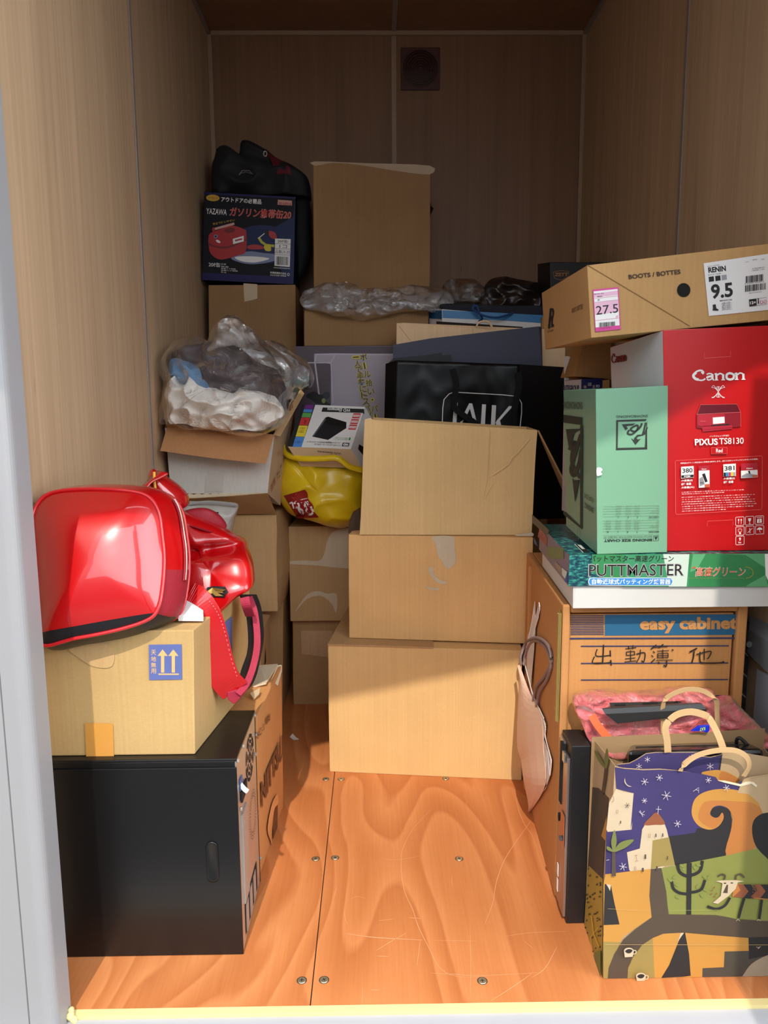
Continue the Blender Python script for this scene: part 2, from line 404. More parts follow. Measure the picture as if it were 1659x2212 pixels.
for w_, q in ((.0018, ((790, 585), (700, 680), (640, 790), (633, 900), (650, 1010), (690, 1100), (720, 1190), (770, 1290), (830, 1400), (920, 1445), (1060, 1445))),
              (.0022, ((1310, 630), (1230, 740), (1160, 850), (1120, 960), (1100, 1070), (1060, 1175))), (.0015, ((1215, 460), (1225, 560), (1255, 650), (1300, 720), (1330, 800))),
              (.0012, ((545, 848), (630, 845), (730, 828))), (.003, ((350, 1225), (500, 1245), (740, 1258))), (.0012, ((800, 1260), (900, 1262), (1020, 1264))),
              (.0018, ((505, 1312), (580, 1265), (660, 1222))), (.0014, ((730, 1260), (722, 1320), (712, 1390))), (.0015, ((780, 1427), (900, 1433), (1040, 1440), (1340, 1425))),
              (.0018, ((1090, 1570), (1200, 1500), (1300, 1430))), (.002, ((508, 1340), (568, 1342))), (.002, ((670, 1143), (735, 1148))), (.0016, ((515, 1160), (590, 1150))),
              (.0014, ((1160, 1240), (1300, 1220), (1480, 1215))), (.0012, ((290, 1035), (303, 985))), (.001, ((985, 1180), (988, 1400), (985, 1560))), (.0012, ((435, 1500), (433, 1585))),
              (.002, ((475, 1513), (522, 1514))), (.0014, ((1260, 1262), (1305, 1300))), (.0012, ((890, 930), (893, 985))), (.0012, ((370, 1048), (410, 1035), (455, 1048))),
              (.0016, ((1430, 1290), (1370, 1400), (1300, 1450))), (.0012, ((340, 1095), (345, 1150), (360, 1180))), (.0014, ((540, 840), (590, 850)))):
    scratch(z7(*q), w_)
struct('floor', g)
g = G(); g.box((XL-.03, .0, 0), (XL, 1.0, ZC), WP); g.box((XL-.03, 1.003, 0), (XL, YB+.02, ZC), WP); struct('wall_left', g)
g = G(); g.box((XR, .0, 0), (XR+.03, 1.0, ZC), WP); g.box((XR, 1.003, 0), (XR+.03, YB+.02, ZC), WP); struct('wall_right', g)
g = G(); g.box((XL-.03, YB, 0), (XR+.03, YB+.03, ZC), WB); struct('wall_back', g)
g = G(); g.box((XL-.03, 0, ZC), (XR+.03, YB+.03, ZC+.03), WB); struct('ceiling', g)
xc = at(851, 200, YB).x
def bar(i, a, b, m): g = G(); g.box(a, b, m); return struct('trim_%d' % i, g, bevel=.001)
bar(1, (XL, YB-.014, 0), (XL+.016, YB, ZC), TRIM); bar(2, (XR-.016, YB-.014, 0), (XR, YB, ZC), TRIM)
bar(3, (XL, YB-.014, ZC-.016), (XR, YB, ZC), TRIM); bar(4, (xc-.010, YB-.005, 0), (xc+.010, YB, ZC-.016), TRIM)
bar(5, (xc-.010, 0, ZC-.004), (xc+.010, YB-.014, ZC), TRIMG); bar(6, (XL, 0, ZC-.014), (XL+.014, YB-.014, ZC), TRIMG); bar(7, (XR-.014, 0, ZC-.014), (XR, YB-.014, ZC), TRIMG)
bar(8, (XL, .993, 0), (XL+.004, 1.009, ZC), TRIMG); bar(9, (XR-.004, .993, 0), (XR, 1.009, ZC), TRIMG)
# door posts: folded steel with a rounded outer corner
def post(i, s, xi, xo):
    g = G(); prof = [(xi, 0)] + [(xi, -.045)]
    for k in range(9):
        a = PI/2*k/8; prof.append((xi - s*.022*(1-math.cos(a)), -.045-.024*math.sin(a)))
    prof += [(xi-s*.042, -.0695), (xi-s*.0435, -.066), (xi-s*.045, -.0695), (xo, -.0695), (xo, 0)]
    n = len(prof); vs = [V((x, y, z)) for z in (-.16, 2.75) for x, y in prof]
    g.add(vs, [(j, (j+1) % n, n+(j+1) % n, n+j) for j in range(n)]+[list(range(n))[::-1], [n+j for j in range(n)]], METAL)
    return struct('trim_%d' % i, g, recalc=True)
post(10, 1, -.57, -1.05); post(11, -1, .83, 1.3)
SILL = plain('steel sill', (170, 171, 177), .4, var=.04)
g = G(); g.box((-1.0, -.10, -.05), (1.25, -.012, -.006), SILL); g.box((-1.0, -.135, -.2), (1.25, -.10, -.016), SILL); struct('trim_12', g, bevel=.004)
g = G(); g.box((-.57, -.014, -.03), (.84, .002, .0006), plain('yellow seal', (226, 205, 140), .8))
for x, y, z, r in ((-.565, -.016, .004, .008), (-.558, -.018, -.002, .007), (-.566, -.010, .010, .006)): 
    bm = bmesh.new(); bmesh.ops.create_icosphere(bm, subdivisions=2, radius=r)
    g.add([v.co*(1+.25*noise.noise(v.co*200))+V((x, y, z)) for v in bm.verts], [[v.index for v in f.verts] for f in bm.faces], MAT['yellow seal']); bm.free()
struct('trim_13', g)
g = G(); g.box((-6, -12, -.25), (6, -.13, -.2), plain('grey asphalt', (98, 96, 94), .9)); struct('ground', g)
g = G(); g.box((-7, -5.2, -.2), (7, -4.7, 2.35), plain('added opposite row steel', (96, 100, 104), .6)); struct('added_opposite_row', g)  # unseen row added opposite so the deep interior stays dim
# outside, over and beside the entrance: unseen sheet and post added to cast the shade edges indoors
g = G(); _kn = [(-1.6, 2.02), (-.678, 2.207), (-.446, 2.265), (-.336, 2.334), (-.298, 2.347), (.267, 2.414), (.496, 2.535), (.663, 2.631), (1.6, 2.9)]
CAN = plain('canopy sheet', (170, 168, 165), .6)
n_ = len(_kn); vs = [V((x, y, z+dz)) for y, dz0 in ((-1.05, 0), (-.07, .3)) for dz in (dz0, dz0+.03) for x, z in _kn]
g.add(vs, [(i, i+1, n_+i+1, n_+i) for i in range(n_-1)]+[(2*n_+i, 3*n_+i, 3*n_+i+1, 2*n_+i+1) for i in range(n_-1)]+[(i, 2*n_+i, 2*n_+i+1, i+1) for i in range(n_-1)]+[(n_+i, n_+i+1, 3*n_+i+1, 3*n_+i) for i in range(n_-1)], CAN); struct('added_shade_canopy', g)
g = G(); g.box((.660, -1.11, -.2), (.80, -1.05, 2.62), CAN); g.box((.604, -1.13, -.2), (.86, -1.05, 2.252), CAN); struct('added_shade_post', g)  # added out of view, stepped to shape the shade edge at the right
# round louvred vent on the back wall
VM = plain('brown vent plastic', (84, 46, 38), .5)
t = thing('air_vent', 'square dark brown air vent high on the back wall', 'vent', at(908, 150, YB))
a, b = at(866, 196, YB), at(950, 104, YB); g = G(); g.box((a.x, YB-.008, a.z), (b.x, YB, b.z), VM); part('cover_plate', g, t, bevel=.002)
g = G(); c = (a+b)/2
for k in range(7):
    r = .011+k*.0095; P_ = [c+V((r*math.cos(q), -.012, r*math.sin(q))) for q in [2*PI*j/28 for j in range(28)]]
    g.tube([V((p.x, YB-.011, p.z)) for p in P_], .003, plain('dark vent ring', (60, 34, 28), .5), 5, True, False)
part('round_grille', g, t)
# floor screws
SM = plain('floor screw steel', (190, 178, 150), .35, metal=.8); SD = plain('screw slot', (40, 32, 25), .8); 
for px, py, lab in ((704, 1683, 'left of the joint just in front of the bottom box'), (737, 1683, 'right of the joint under the bottom box edge'), (963, 1682, 'in front of the middle of the bottom box'),
                    (682, 1855, 'left of the joint in the middle row'), (724, 1853, 'right of the joint in the middle row'), (992, 1855, 'alone at the right of the middle row'),
                    (652, 2118, 'left of the joint in the front row'), (700, 2117, 'right of the joint in the front row'), (1042, 2119, 'alone at the right of the front row')):
    c = at(px, py, Z=0); g = G(); r = .0085; n = 16; rot = random.random()
    ring = lambda rr, z: [V((c.x+rr*math.cos(2*PI*i/n), c.y+rr*math.sin(2*PI*i/n), z)) for i in range(n)]
    g.add(ring(r, .0002)+ring(r*.9, .0012), [(i, (i+1) % n, n+(i+1) % n, n+i) for i in range(n)]+[[n+i for i in range(n)]], SM)
    g.add(ring(r*1.18, .00035)+ring(r*.98, .00035), [(i, (i+1) % n, n+(i+1) % n, n+i) for i in range(n)], SD)
    for q in (rot, rot+PI/2):
        d = V((math.cos(q), math.sin(q), 0)); s_ = V((-d.y, d.x, 0)); o = V((c.x, c.y, .0014)); g.poly([o-d*r*.5-s_*.0008, o+d*r*.5-s_*.0008, o+d*r*.5+s_*.0008, o-d*r*.5+s_*.0008], SD)
    single('floor_screw', g, 'steel floor screw '+lab, 'screw', 'crosshead screws in the plywood floor')
g = G(); q = [V((at(x, y, Z=0).x, at(x, y, Z=0).y, z)) for x, y, z in ((626, 1594, .002), (632, 1590, .008), (639, 1595, .003), (645, 1598, .001), (634, 1599, .001))]; g.slab(q, (0, 0, .0015), WHTP)
single('paper_scrap', g, 'tiny torn white paper scrap on the floor beside the lettered box', 'paper')

# ================================================================== LEFT FRONT: computer tower, carton, red bags
BM = N('black lacquered steel'); BM.b.inputs['Base Color'].default_value = lin((12, 12, 13)); BM.b.inputs['Roughness'].default_value = .33; BM.bump(BM.noise(BM.coord(), 500, 2), .05, .0005); BM = BM.m
STEEL = plain('bare steel', (196, 186, 174), .38, metal=.75); DKS = plain('dark opening', (14, 12, 12), .9)
x0, x1, y0, y1, z1 = -.648, -.2745, .136, .373, .424
t = thing('computer_tower', 'black steel desktop computer tower on its feet, rear panel facing right', 'computer', ((x0+x1)/2, (y0+y1)/2, 0))
g = G(); g.box((x0, y0+.004, .001), (x1-.004, y1-.004, z1-.006), BM); part('chassis', g, t, bevel=.002)
g = G(); g.box((x0, y0, .001), (x1, y0+.004, z1-.018), BM); part('side_panel', g, t, bevel=.0012)
g = G(); g.box((x0, y0+.0015, z1-.006), (x1, y1-.0015, z1), BM); part('top_panel', g, t, bevel=.002)
g = G(); g.box((x0, y1-.004, .001), (x1, y1, z1-.018), BM); part('side_panel', g, t, bevel=.0012)
g = G(); hx = at(459, 1860, y0).x; za, zb = at(459, 1905, y0).z, at(459, 1818, y0).z; pts = []
for k in range(24):
    a = 2*PI*k/24; cz = zb-.012 if math.sin(a) > 0 else za+.012; pts.append(V((hx+.012*math.cos(a), y0-.0006, cz+.012*math.sin(a))))
mid = [p+V((0, -.0022, 0)) for p in pts]; cc = V((hx, 0, (za+zb)/2)); inn = [V((hx+(p.x-hx)*.72, y0-.0006, cc.z+(p.z-cc.z)*.9)) for p in pts]
n = 24; g.add(pts+mid+inn, [(i, (i+1) % n, n+(i+1) % n, n+i) for i in range(n)]+[(n+i, n+(i+1) % n, 2*n+(i+1) % n, 2*n+i) for i in range(n)]+[[2*n+i for i in range(n)]], BM)
part('grip_recess', g, t, smooth=True)
# rear panel (faces +X)
X = x1+.0002; yz = lambda a, b: V((X, y0+.237*a, .424*b))
g = G(); g.box((x1-.006, y0+.006, .004), (x1-.001, y1-.006, z1-.008), STEEL); rp = part('rear_panel', g, t)
def rq(a0, b0, a1, b1, x, m, g): g.poly([V((x, y0+.237*a, .424*b)) for a, b in ((a0, b0), (a1, b0), (a1, b1), (a0, b1))], m)
g = G(); cy, cz, R = y0+.237*.64, .424*.83, .052
for k in range(4):
    r0 = .006+k*.012; r1 = r0+.0075
    for q in range(8 if k else 1):
        a0 = 2*PI*q/8+.07*(4-k); a1 = 2*PI*(q+1)/8-.07*(4-k)
        if k == 0: a0, a1 = 0, 2*PI
        aa = [a0+(a1-a0)*i/5 for i in range(6)]; g.poly([V((X, cy+r0*math.cos(z), cz+r0*math.sin(z))) for z in aa]+[V((X, cy+r1*math.cos(z), cz+r1*math.sin(z))) for z in reversed(aa)], DKS)
part('fan_grille', g, t, 'dark slotted power supply fan grille')
g = G(); g.box((X, y0+.237*.12, .424*.745), (X+.004, y0+.237*.36, .424*.80), DKS); part('power_socket', g, t)
g = G(); g.box((X-.0002, y0+.237*.10, .424*.81), (X+.002, y0+.237*.2, .424*.865), plain('blue switch', (70, 90, 140), .5)); part('power_switch', g, t)
g = G()
for i in range(40):
    q = 2*PI*i/40
    for r in (.046, .040, .034):
        cy2, cz2 = y0+.237*.70, .424*.50; p = V((X, cy2+r*math.cos(q), cz2+1.15*r*math.sin(q))); s_ = .0016
        g.poly([p+V((0, s_*math.cos(z), s_*math.sin(z))) for z in [PI/3*k for k in range(6)]], DKS)
part('vent_holes', g, t)
g = G(); g.box((X-.002, y0+.237*.12, .424*.22), (X+.003, y0+.237*.34, .424*.68), plain('port shield', (178, 176, 172), .4, metal=.6)); part('port_shield', g, t)
g = G(); rq(.15, .04, .8, .20, X, DKS, g)
for k in range(3): g.box((X-.001, y0+.237*(.18+k*.2), .424*.05), (X+.0015, y0+.237*(.29+k*.2), .424*.19), MAT['port shield'])
part('expansion_slots', g, t)
for yy, zz in ((.04, .985), (.3, .985), (.95, .985), (.92, .77), (.1, .72), (1.0, .86), (1.0, .14), (.2, .62)):
    g = G(); p = V((X, y0+.237*yy, .424*zz)); p.z = min(p.z, z1-.008)
    vs = [p+V((d, .0045*math.cos(q), .0045*math.sin(q))) for d in (0, .004) for q in [PI/5*i for i in range(10)]]
    g.add(vs, [(i, (i+1) % 10, 10+(i+1) % 10, 10+i) for i in range(10)]+[[10+i for i in range(10)]], plain('zinc screw', (205, 200, 190), .3, metal=.8)); part('screw', g, t)
g = G(); g.tube([at(512, 1694, y0+.03)+V((.006, 0, 0)), at(514, 1700, y0+.03)+V((.012, 0, -.004)), at(519, 1700, y0+.03)+V((.014, 0, -.01))], .005, WHTP, 8); part('cable_stub', g, t, 'white cut cable end')

# carton on the tower
c = corners([(60, 1636, .157), (421, 1632, .157), (418, 1361, .157), (60, 1392, .157)], (.05, .36, 0)); c[0].x = c[3].x = -.655; c[4].x = c[7].x = -.655; flat(c, .4245, c[2].z)
t = carton('cardboard_box', 'brown carton with blue this-way-up mark standing on the black computer tower', 'box', c, CB4, amp=.001)
p = F(c, off=.002); BM_ = plain('blue ink on kraft', (88, 100, 158), .75)
p.poly([(322, 1392), (393, 1391), (394, 1467), (323, 1468)], BM_)
INK = plain('kraft showing through', (214, 172, 112), .8)
for x in (352, 375): p.poly([(x-3.5, 1438+14), (x-3.5, 1416), (x-11, 1416), (x, 1402), (x+11, 1416), (x+3.5, 1416), (x+3.5, 1452)], INK)
p.rect(343, 1454, 387, 1457, INK); p.text('天', (327, 1403), (338, 1403), (327, 1414), INK, .01); p.text('地', (327, 1417), (338, 1417), (327, 1428), INK, .01); p.text('無', (327, 1430), (338, 1430), (327, 1441), INK, .01); p.text('用', (327, 1443), (338, 1443), (327, 1454), INK, .01)
p.done('printed_mark', t, 'blue mark with two white upward arrows')
p = F(c, off=.0022); p.poly([(184, 1560)]+[(184+k*3, 1560+(k % 2)*2+(k*.05)) for k in range(1, 20)]+[(245, 1563), (247, 1633), (187, 1633)], TAPE2); p.done('tape_strip', t, 'amber tape strip with a jagged end')
p = F(c, off=.0018); p.spoly([(150, 1400), (200, 1385), (243, 1400), (243, 1438), (205, 1440), (170, 1420)], cardboard('rubbed kraft', (196, 160, 112)), 4); p.done('tape_mark', t)
p = F(c, 'right', off=.002); q = [c[1].lerp(c[5], u).lerp(c[2].lerp(c[6], u), v)+p.n*.002 for u, v in ((.32, .42), (.62, .42), (.62, .85), (.32, .85))]; p.g.poly(q, BM_); p.done('printed_mark', t)
BOX2TOP = c[2].z

# red enamel shoulder bag
def enamel(name, c, band=None):
    n = N(name); n.b.inputs['Base Color'].default_value = lin(c); n.b.inputs['Roughness'].default_value = .28; n.b.inputs['Coat Weight'].default_value = 1; n.b.inputs['Coat Roughness'].default_value = .03
    n.bump(n.noise(n.coord(), 7, 2), .12, .01); return n.m
REDE = enamel('red enamel vinyl', (180, 4, 10)); REDD = plain('dark red mesh fabric', (150, 14, 34), .6, bump=.5, bscale=400); BLKV = plain('black vinyl', (24, 24, 28), .35, bump=.3, bscale=500)
PIPE = plain('red piping', (205, 30, 38), .25, coat=.5); PINKW = plain('raspberry webbing', (158, 28, 56), .7, bump=.6, bscale=500)
t = thing('shoulder_bag', 'large shiny red enamel bag with black base lying on the left carton', 'bag', at(220, 1390, .12))
ol = [(88, 1392, .07), (82, 1320, .11), (76, 1220, .17), (70, 1130, .245), (84, 1085, .28), (118, 1063, .295), (190, 1057, .30), (270, 1060, .295), (318, 1072, .285), (343, 1105, .265), (352, 1160, .225), (356, 1210, .19), (352, 1270, .14), (342, 1315, .11), (318, 1340, .09), (250, 1362, .08), (160, 1380, .07)]
nrm = V((.04, -.93, .37)).normalized(); _pa = at(220, 1380, .105)
def onp(x, y):
    d = ray(x, y); return EYE+d*((_pa-EYE).dot(nrm)/d.dot(nrm))
O = catmull([onp(q[0], q[1]) for q in ol], True, 6); n = len(O); cen = onp(212, 1215)
g = G(); vs = [cen+nrm*.045]; nr = 22
for i in range(1, nr+1):
    t_ = i/nr; vs += [(lambda p: p+nrm*(.045*(1-t_**2.6)))(cen.lerp(b, t_)) for b in O]
fs = [(0, 1+j, 1+(j+1) % n) for j in range(n)]+[(1+i*n+j, 1+(i+1)*n+j, 1+(i+1)*n+(j+1) % n, 1+i*n+(j+1) % n) for i in range(nr-1) for j in range(n)]
g.add(vs, fs, REDE); fp = part('front_panel', g, t, smooth=True)
bm = bmesh.new(); bm.from_mesh(fp.data); A, B = onp(92, 1368)-V(t.location), onp(345, 1322)-V(t.location)
pn = (B-A).cross(nrm).normalized(); pn = pn if pn.z > 0 else -pn
bmesh.ops.bisect_plane(bm, geom=bm.verts[:]+bm.edges[:]+bm.faces[:], plane_co=A, plane_no=pn); fp.data.materials.append(BLKV)
for f in bm.faces:
    if (f.calc_center_median()-A).dot(pn) < 0: f.material_index = 1
bm.to_mesh(fp.data); bm.free()
g = G(); back = V((.022, .100, -.022))
def gus(b, k):
    mid = b+back*k; d = (b-cen); d.normalize(); return mid+d*.016*math.sin(PI*k)
rg = [[gus(b, k/6) for b in O] for k in range(7)]
g.add([p for r in rg for p in r], [(i*n+j, i*n+(j+1) % n, (i+1)*n+(j+1) % n, (i+1)*n+j) for i in range(6) for j in range(n)]+[[6*n+j for j in range(n)]], REDE)
go = part('gusset', g, t, smooth=True); go.data.materials.append(BLKV); go.data.materials.append(REDD)
for pl in go.data.polygons:
    j = pl.vertices[0] % n/6
    if j >= 13.3 or j < .3: pl.material_index = 1
    elif 11.3 < j < 13.3 : pl.material_index = 2
zl = t.location
for o in (fp, go):
    for v in o.data.vertices: v.co.z = max(v.co.z, -zl.z+BOX2TOP+.002) if v.co.y+zl.y > .16 else v.co.z
g = G(); g.tube([p+nrm*.002 for p in O[::2]], .0035, PIPE, 7, True); g.tube([gus(b, .8) for b in O[::2]], .003, PIPE, 6, True); part('piping', g, t, smooth=True)
zp = [gus(O[int(k)], .45)+(O[int(k)]-cen).normalized()*.003 for k in range(52, 72, 2)]
g = G(); g.ribbon(zp, back, .010, .003, REDD); g.tube([q+(O[40]-cen).normalized()*.002 for q in zp], .0022, plain('zip teeth', (215, 190, 175), .5), 6); part('zipper', g, t)
g = G(); zz = at(388, 1212, .27); g.slab([zz+V(q) for q in ((0, 0, 0), (.009, 0, .004), (.002, -.002, -.026), (-.009, -.002, -.028))], (0, -.003, 0), plain('nickel zip pull', (200, 185, 160), .3, metal=.7)); g.slab([zz+V(q) for q in ((0, 0, 0), (.012, 0, .002), (.014, 0, .014), (.004, 0, .014))], (0, -.006, 0), MAT['nickel zip pull']); part('zip_pull', g, t, bevel=.001)
g = G(); g.ribbon([at(*q) for q in ((284, 1060, .33), (305, 1056, .34), (330, 1035, .36), (352, 1020, .38))], (.2, .8, .4), .035, .004, REDE); part('strap_end', g, t, smooth=True)

# second red bag
t = thing('sports_bag', 'red enamel sports bag with gold emblem, slumped behind the black-based bag', 'bag', at(460, 1320, .42))
ol = [(376, 1130, .42), (372, 1112, .42), (398, 1106, .42), (440, 1122, .42), (485, 1142, .41), (522, 1172, .40), (541, 1205, .38), (548, 1240, .36), (545, 1268, .34), (515, 1288, .33), (490, 1312, .33), (466, 1330, .33), (430, 1302, .34), (395, 1275, .35), (385, 1200, .38)]
def crease(p):
    a, b = at(385, 1208, .3), at(530, 1190, .3); d = (b-a).normalized(); q = p-a; s_ = (q.z*d.x-q.x*d.z); k = math.exp(-(s_/.012)**2); return p+V((0, .03*k, 0))
g = puffmesh(ol, (465, 1225, .38), .045, .05, REDE, .6, .55, .0015, 7, 2, 30, 160, bend=crease); body = part('bag_body', g, t, smooth=True); bb = bvh(g)
g = puffmesh([(385, 1118, .44), (400, 1102, .44), (440, 1098, .44), (470, 1112, .44), (488, 1140, .42), (460, 1150, .38), (410, 1135, .38)], (430, 1122, .44), .015, .03, REDD, .8, .6, .003, 12, 5, 12, 60); part('lining_panel', g, t, smooth=True)
VIN = film('clear red vinyl', (196, 22, 26), .75, .08, 1.6, 18)
g = puffmesh([(331, 1014, .40), (350, 1022, .40), (380, 1042, .41), (402, 1068, .42), (405, 1088, .42), (396, 1098, .42), (372, 1108, .40), (358, 1094, .39), (348, 1062, .39), (328, 1042, .39), (322, 1028, .40)], (362, 1060, .40), .035, .03, plain('wrinkled red vinyl', (178, 14, 20), .16, coat=1, bump=.5, bscale=14), .8, .7, .005, 14, 3, 14, 70); part('side_pocket', g, t, smooth=True)
g = G(); g.tube([at(*q) for q in ((333, 1020, .37), (334, 1045, .36), (338, 1070, .365), (342, 1086, .37))], .003, plain('yellow piping', (220, 170, 60), .5), 6); part('piping', g, t); g = G(); g.tube([at(*q) for q in ((288, 1058, .44), (304, 1053, .44), (318, 1052, .44))], .003, MAT['yellow piping'], 6); part('piping', g, t)
g = G(); g.ribbon([at(*q) for q in ((318, 1060, .42), (330, 1035, .40), (345, 1022, .40))], (.3, .9, .2), .03, .004, REDE); part('shoulder_loop', g, t); g = G()
g.slab([at(*q) for q in ((350, 1085, .35), (365, 1078, .35), (368, 1105, .35), (358, 1108, .35))], (0, .006, 0), BLKV); part('loop_tab', g, t)
g = G(); g.ribbon([at(*q) for q in ((405, 1288, .26), (425, 1300, .255), (445, 1330, .25), (458, 1370, .25), (470, 1420, .255), (485, 1465, .26), (508, 1492, .27))], (1, .15, .3), .062, .006, REDE); st = part('strap', g, t, smooth=False, bevel=.001)
g = G()
for s_ in (-.026, .026):
    pa = catmull([at(*q)+V((s_, -.005, 0)) for q in ((410, 1285, .26), (430, 1302, .255), (448, 1332, .25), (461, 1370, .25), (473, 1420, .255), (487, 1462, .26))], False, 10)
    for i in range(0, len(pa)-1, 2): g.tube([pa[i], pa[i].lerp(pa[i+1], .9)], .0008, plain('pink stitching', (235, 120, 130), .6), 4, smooth=False)
part('stitching', g, st, 'pink stitches')
g = G(); pa = [at(*q) for q in ((512, 1492, .28), (530, 1470, .30), (545, 1430, .33), (553, 1380, .35), (548, 1320, .38), (536, 1285, .40))]
g.ribbon(pa, (.5, 1, 0), .050, .004, BLKV); g.ribbon([p+V((.006, -.022, 0)) for p in pa], (1, .2, 0), .014, .007, PINKW); part('strap_underside', g, t)
g = G(); g.slab([at(*q) for q in ((490, 1495, .262), (512, 1490, .262), (520, 1508, .262), (505, 1522, .262), (492, 1512, .262))], (0, .006, 0), PINKW); part('strap_tab', g, t, bevel=.002)
g = G(); g.ribbon([at(*q) for q in ((528, 1290, .30), (533, 1310, .30), (540, 1330, .33))], (1, 0, 0), .02, .004, PINKW); part('side_strap', g, t)
p = Print(at(465, 1275, .28), at(475, 1275, .28), at(465, 1285, .28), .003); p.bvh = bb
GOLD = plain('gold emblem', (205, 170, 90), .3, metal=.6); GD2 = plain('gold emblem dark', (140, 110, 50), .35, metal=.6)
z1_ = lambda x, y: (60+x/2.86, 980+y/2.86)
p.poly([z1_(*q) for q in ((1090, 840), (1110, 825), (1150, 818), (1220, 822), (1238, 855), (1222, 868), (1215, 890), (1165, 885), (1130, 885), (1095, 870))], BLKV); p.off = .006
p.poly([z1_(*q) for q in ((1110, 850), (1140, 828), (1225, 840), (1200, 855), (1215, 862), (1170, 858), (1208, 880), (1160, 880), (1140, 862), (1120, 872))], GOLD)
p.poly([z1_(*q) for q in ((1140, 828), (1160, 850), (1200, 855), (1225, 840))], GD2); p.done('emblem', t, 'gold emblem on a black badge')
# folded white papers under the bag
g = G(); q = [at(*k) for k in ((385, 1342, .20), (440, 1352, .20), (440, 1338, .24), (400, 1306, .26), (385, 1300, .27))]
for v in q: v.z = max(v.z, BOX2TOP+.004)
g.slab(q, (0, 0, .012), WHTP); single('notebook', g, 'white notebook corner sticking out under the shiny red bag', 'notebook', bevel=.001)
# grey translucent bag behind
c_smtop = at(562, 1372, .92).z+.001
GB = plain('translucent grey plastic', (178, 172, 164), .25, var=.1, bump=.5, bscale=25)
g = puffmesh([(398, 1090, 1.0), (430, 1082, 1.0), (470, 1084, 1.0), (513, 1090, 1.0), (508, 1120, 1.0), (498, 1165, 1.0), (505, 1250, 1.0), (515, 1330, 1.0), (530, 1366, 1.0), (480, 1372, 1.0), (430, 1300, 1.0), (395, 1160, 1.0)], (460, 1180, 1.0), .05, .05, GB, .8, .6, .006, 12, 8, 14, 70, .01, zmin=c_smtop)
t = thing('plastic_bag', 'pale grey plastic bag with dark contents behind the red bags', 'bag', at(455, 1366, 1.0)); part('bag_film', g, t, smooth=True)
g = G(); g.tube([at(*q) for q in ((400, 1092, .97), (440, 1086, .96), (480, 1087, .96), (512, 1092, .97))], .003, plain('grey rim', (150, 150, 150), .4), 6); part('rim', g, t)
g = puffmesh([(425, 1098, .945), (455, 1108, .945), (472, 1106, .945), (465, 1115, .945), (440, 1120, .945), (428, 1112, .945)], (448, 1108, .945), .006, .006, BLKV, .8, .6, 0, 1, 1, 6, 24); part('dark_content', g, t, smooth=True)
# ================================================================== LEFT AND MIDDLE: cartons
def vecat(a, b, Ya, Yb): return at(*b, Yb)-at(*a, Ya)
# lettered removal-firm box
f0 = at(557, 1905, Z=0); f1 = at(612, 1742, Z=0)
zt0 = at(549, 1545, f0.y).z-.006; zt1 = at(609, 1437, f1.y).z
L = .22
c = [V((f0.x-L, f0.y+.008, 0)), V((f0.x, f0.y+.008, 0)), V((f0.x+.010, f0.y+.008, zt0)), V((f0.x-L, f0.y+.008, zt0)), V((f1.x-L, f1.y, 0)), V((f1.x, f1.y, 0)), V((f1.x+.006, f1.y, zt1)), V((f1.x-L, f1.y, zt1+.01))]
t = carton('cardboard_box', 'orange-brown carton with large dark letters on its side, on the floor behind the computer tower', 'box', c, CB3, amp=.002)
p = F(c, 'right', off=.0035); DB = plain('dark brown ink', (105, 60, 30), .8)
z8 = lambda x, y: (490+x/4.254, 1540+y/4.254)
p.text('NITTSU', z8(300, 640), z8(498, 190), z8(308, 880), DB, .04); p.text('SC-1', z8(265, 180), z8(328, 95), z8(268, 245), DB, .01); p.text('書類', z8(343, 45), z8(385, 0), z8(345, 115), DB, .01)
p.poly([z8(*q) for q in ((405, 930), (455, 835), (455, 1090), (415, 1200))], DB)
p.spoly([z8(*q) for q in ((360, 1060), (400, 840), (450, 750), (460, 830), (420, 900), (395, 1200), (405, 1240), (390, 1180))], plain('glossy tape remains', (214, 160, 105), .2), 3)
for v in p.g.v: v.z = max(v.z, .002)
p.done('printed_lettering', t)
g = G(); g.slab([at(*q) for q in ((545, 1486, .55), (575, 1478, .55), (600, 1437, .69), (560, 1440, .69))], (0, 0, .004), CBE); part('torn_flap', g, t)
g = G(); g.slab([at(*q) for q in ((540, 1500, .48), (562, 1488, .50), (560, 1500, .48), (548, 1512, .46))], (0, 0, .003), TAPE); part('peeling_tape', g, t)
g = G(); g.slab([at(*q) for q in ((588, 1470, .60), (600, 1440, .69), (609, 1438, .70), (609, 1450, .69), (600, 1482, .61))], (-.002, 0, .003), CBE); part('worn_edge', g, t, 'pale worn top edge')

def box(label, front, dv, mat, z0=None, z1=None, group=None, **k):
    c = flat(corners(front, dv), z0, z1); t = carton('cardboard_box', label, 'box', c, mat, group, **k); return c, t
c_sm, t = box('small carton with a black mark between the lettered box and the tall carton', [(490, 1480, .92), (562, 1480, .92), (562, 1372, .92), (490, 1372, .92)], (.0, .22, 0), CB2, 0)
p = F(c_sm, 'right', .002); q = [c_sm[1].lerp(c_sm[5], u).lerp(c_sm[2].lerp(c_sm[6], u), v)+p.n*.002 for u, v in ((.3, .72), (.45, .72), (.42, .84))]; p.g.poly(q, BLK); p.done('printed_mark', t)
c_tb, t = box('tall plain narrow carton on the floor left of the taped box', [(500, 1540, 1.345), (611, 1538, 1.345), (612, 1304, 1.345), (500, 1304, 1.345)], (0, .26, 0), CB2, 0, .408, amp=.002)
c_bu, t_bu = box('bulging carton with creased sides standing under the white tilted box', [(470, 1320, 1.22), (600, 1318, 1.22), (597, 1112, 1.22), (463, 1112, 1.22)], (.012, .36, 0), CB, .410, None, amp=.005, bulge=.022, seed=4)
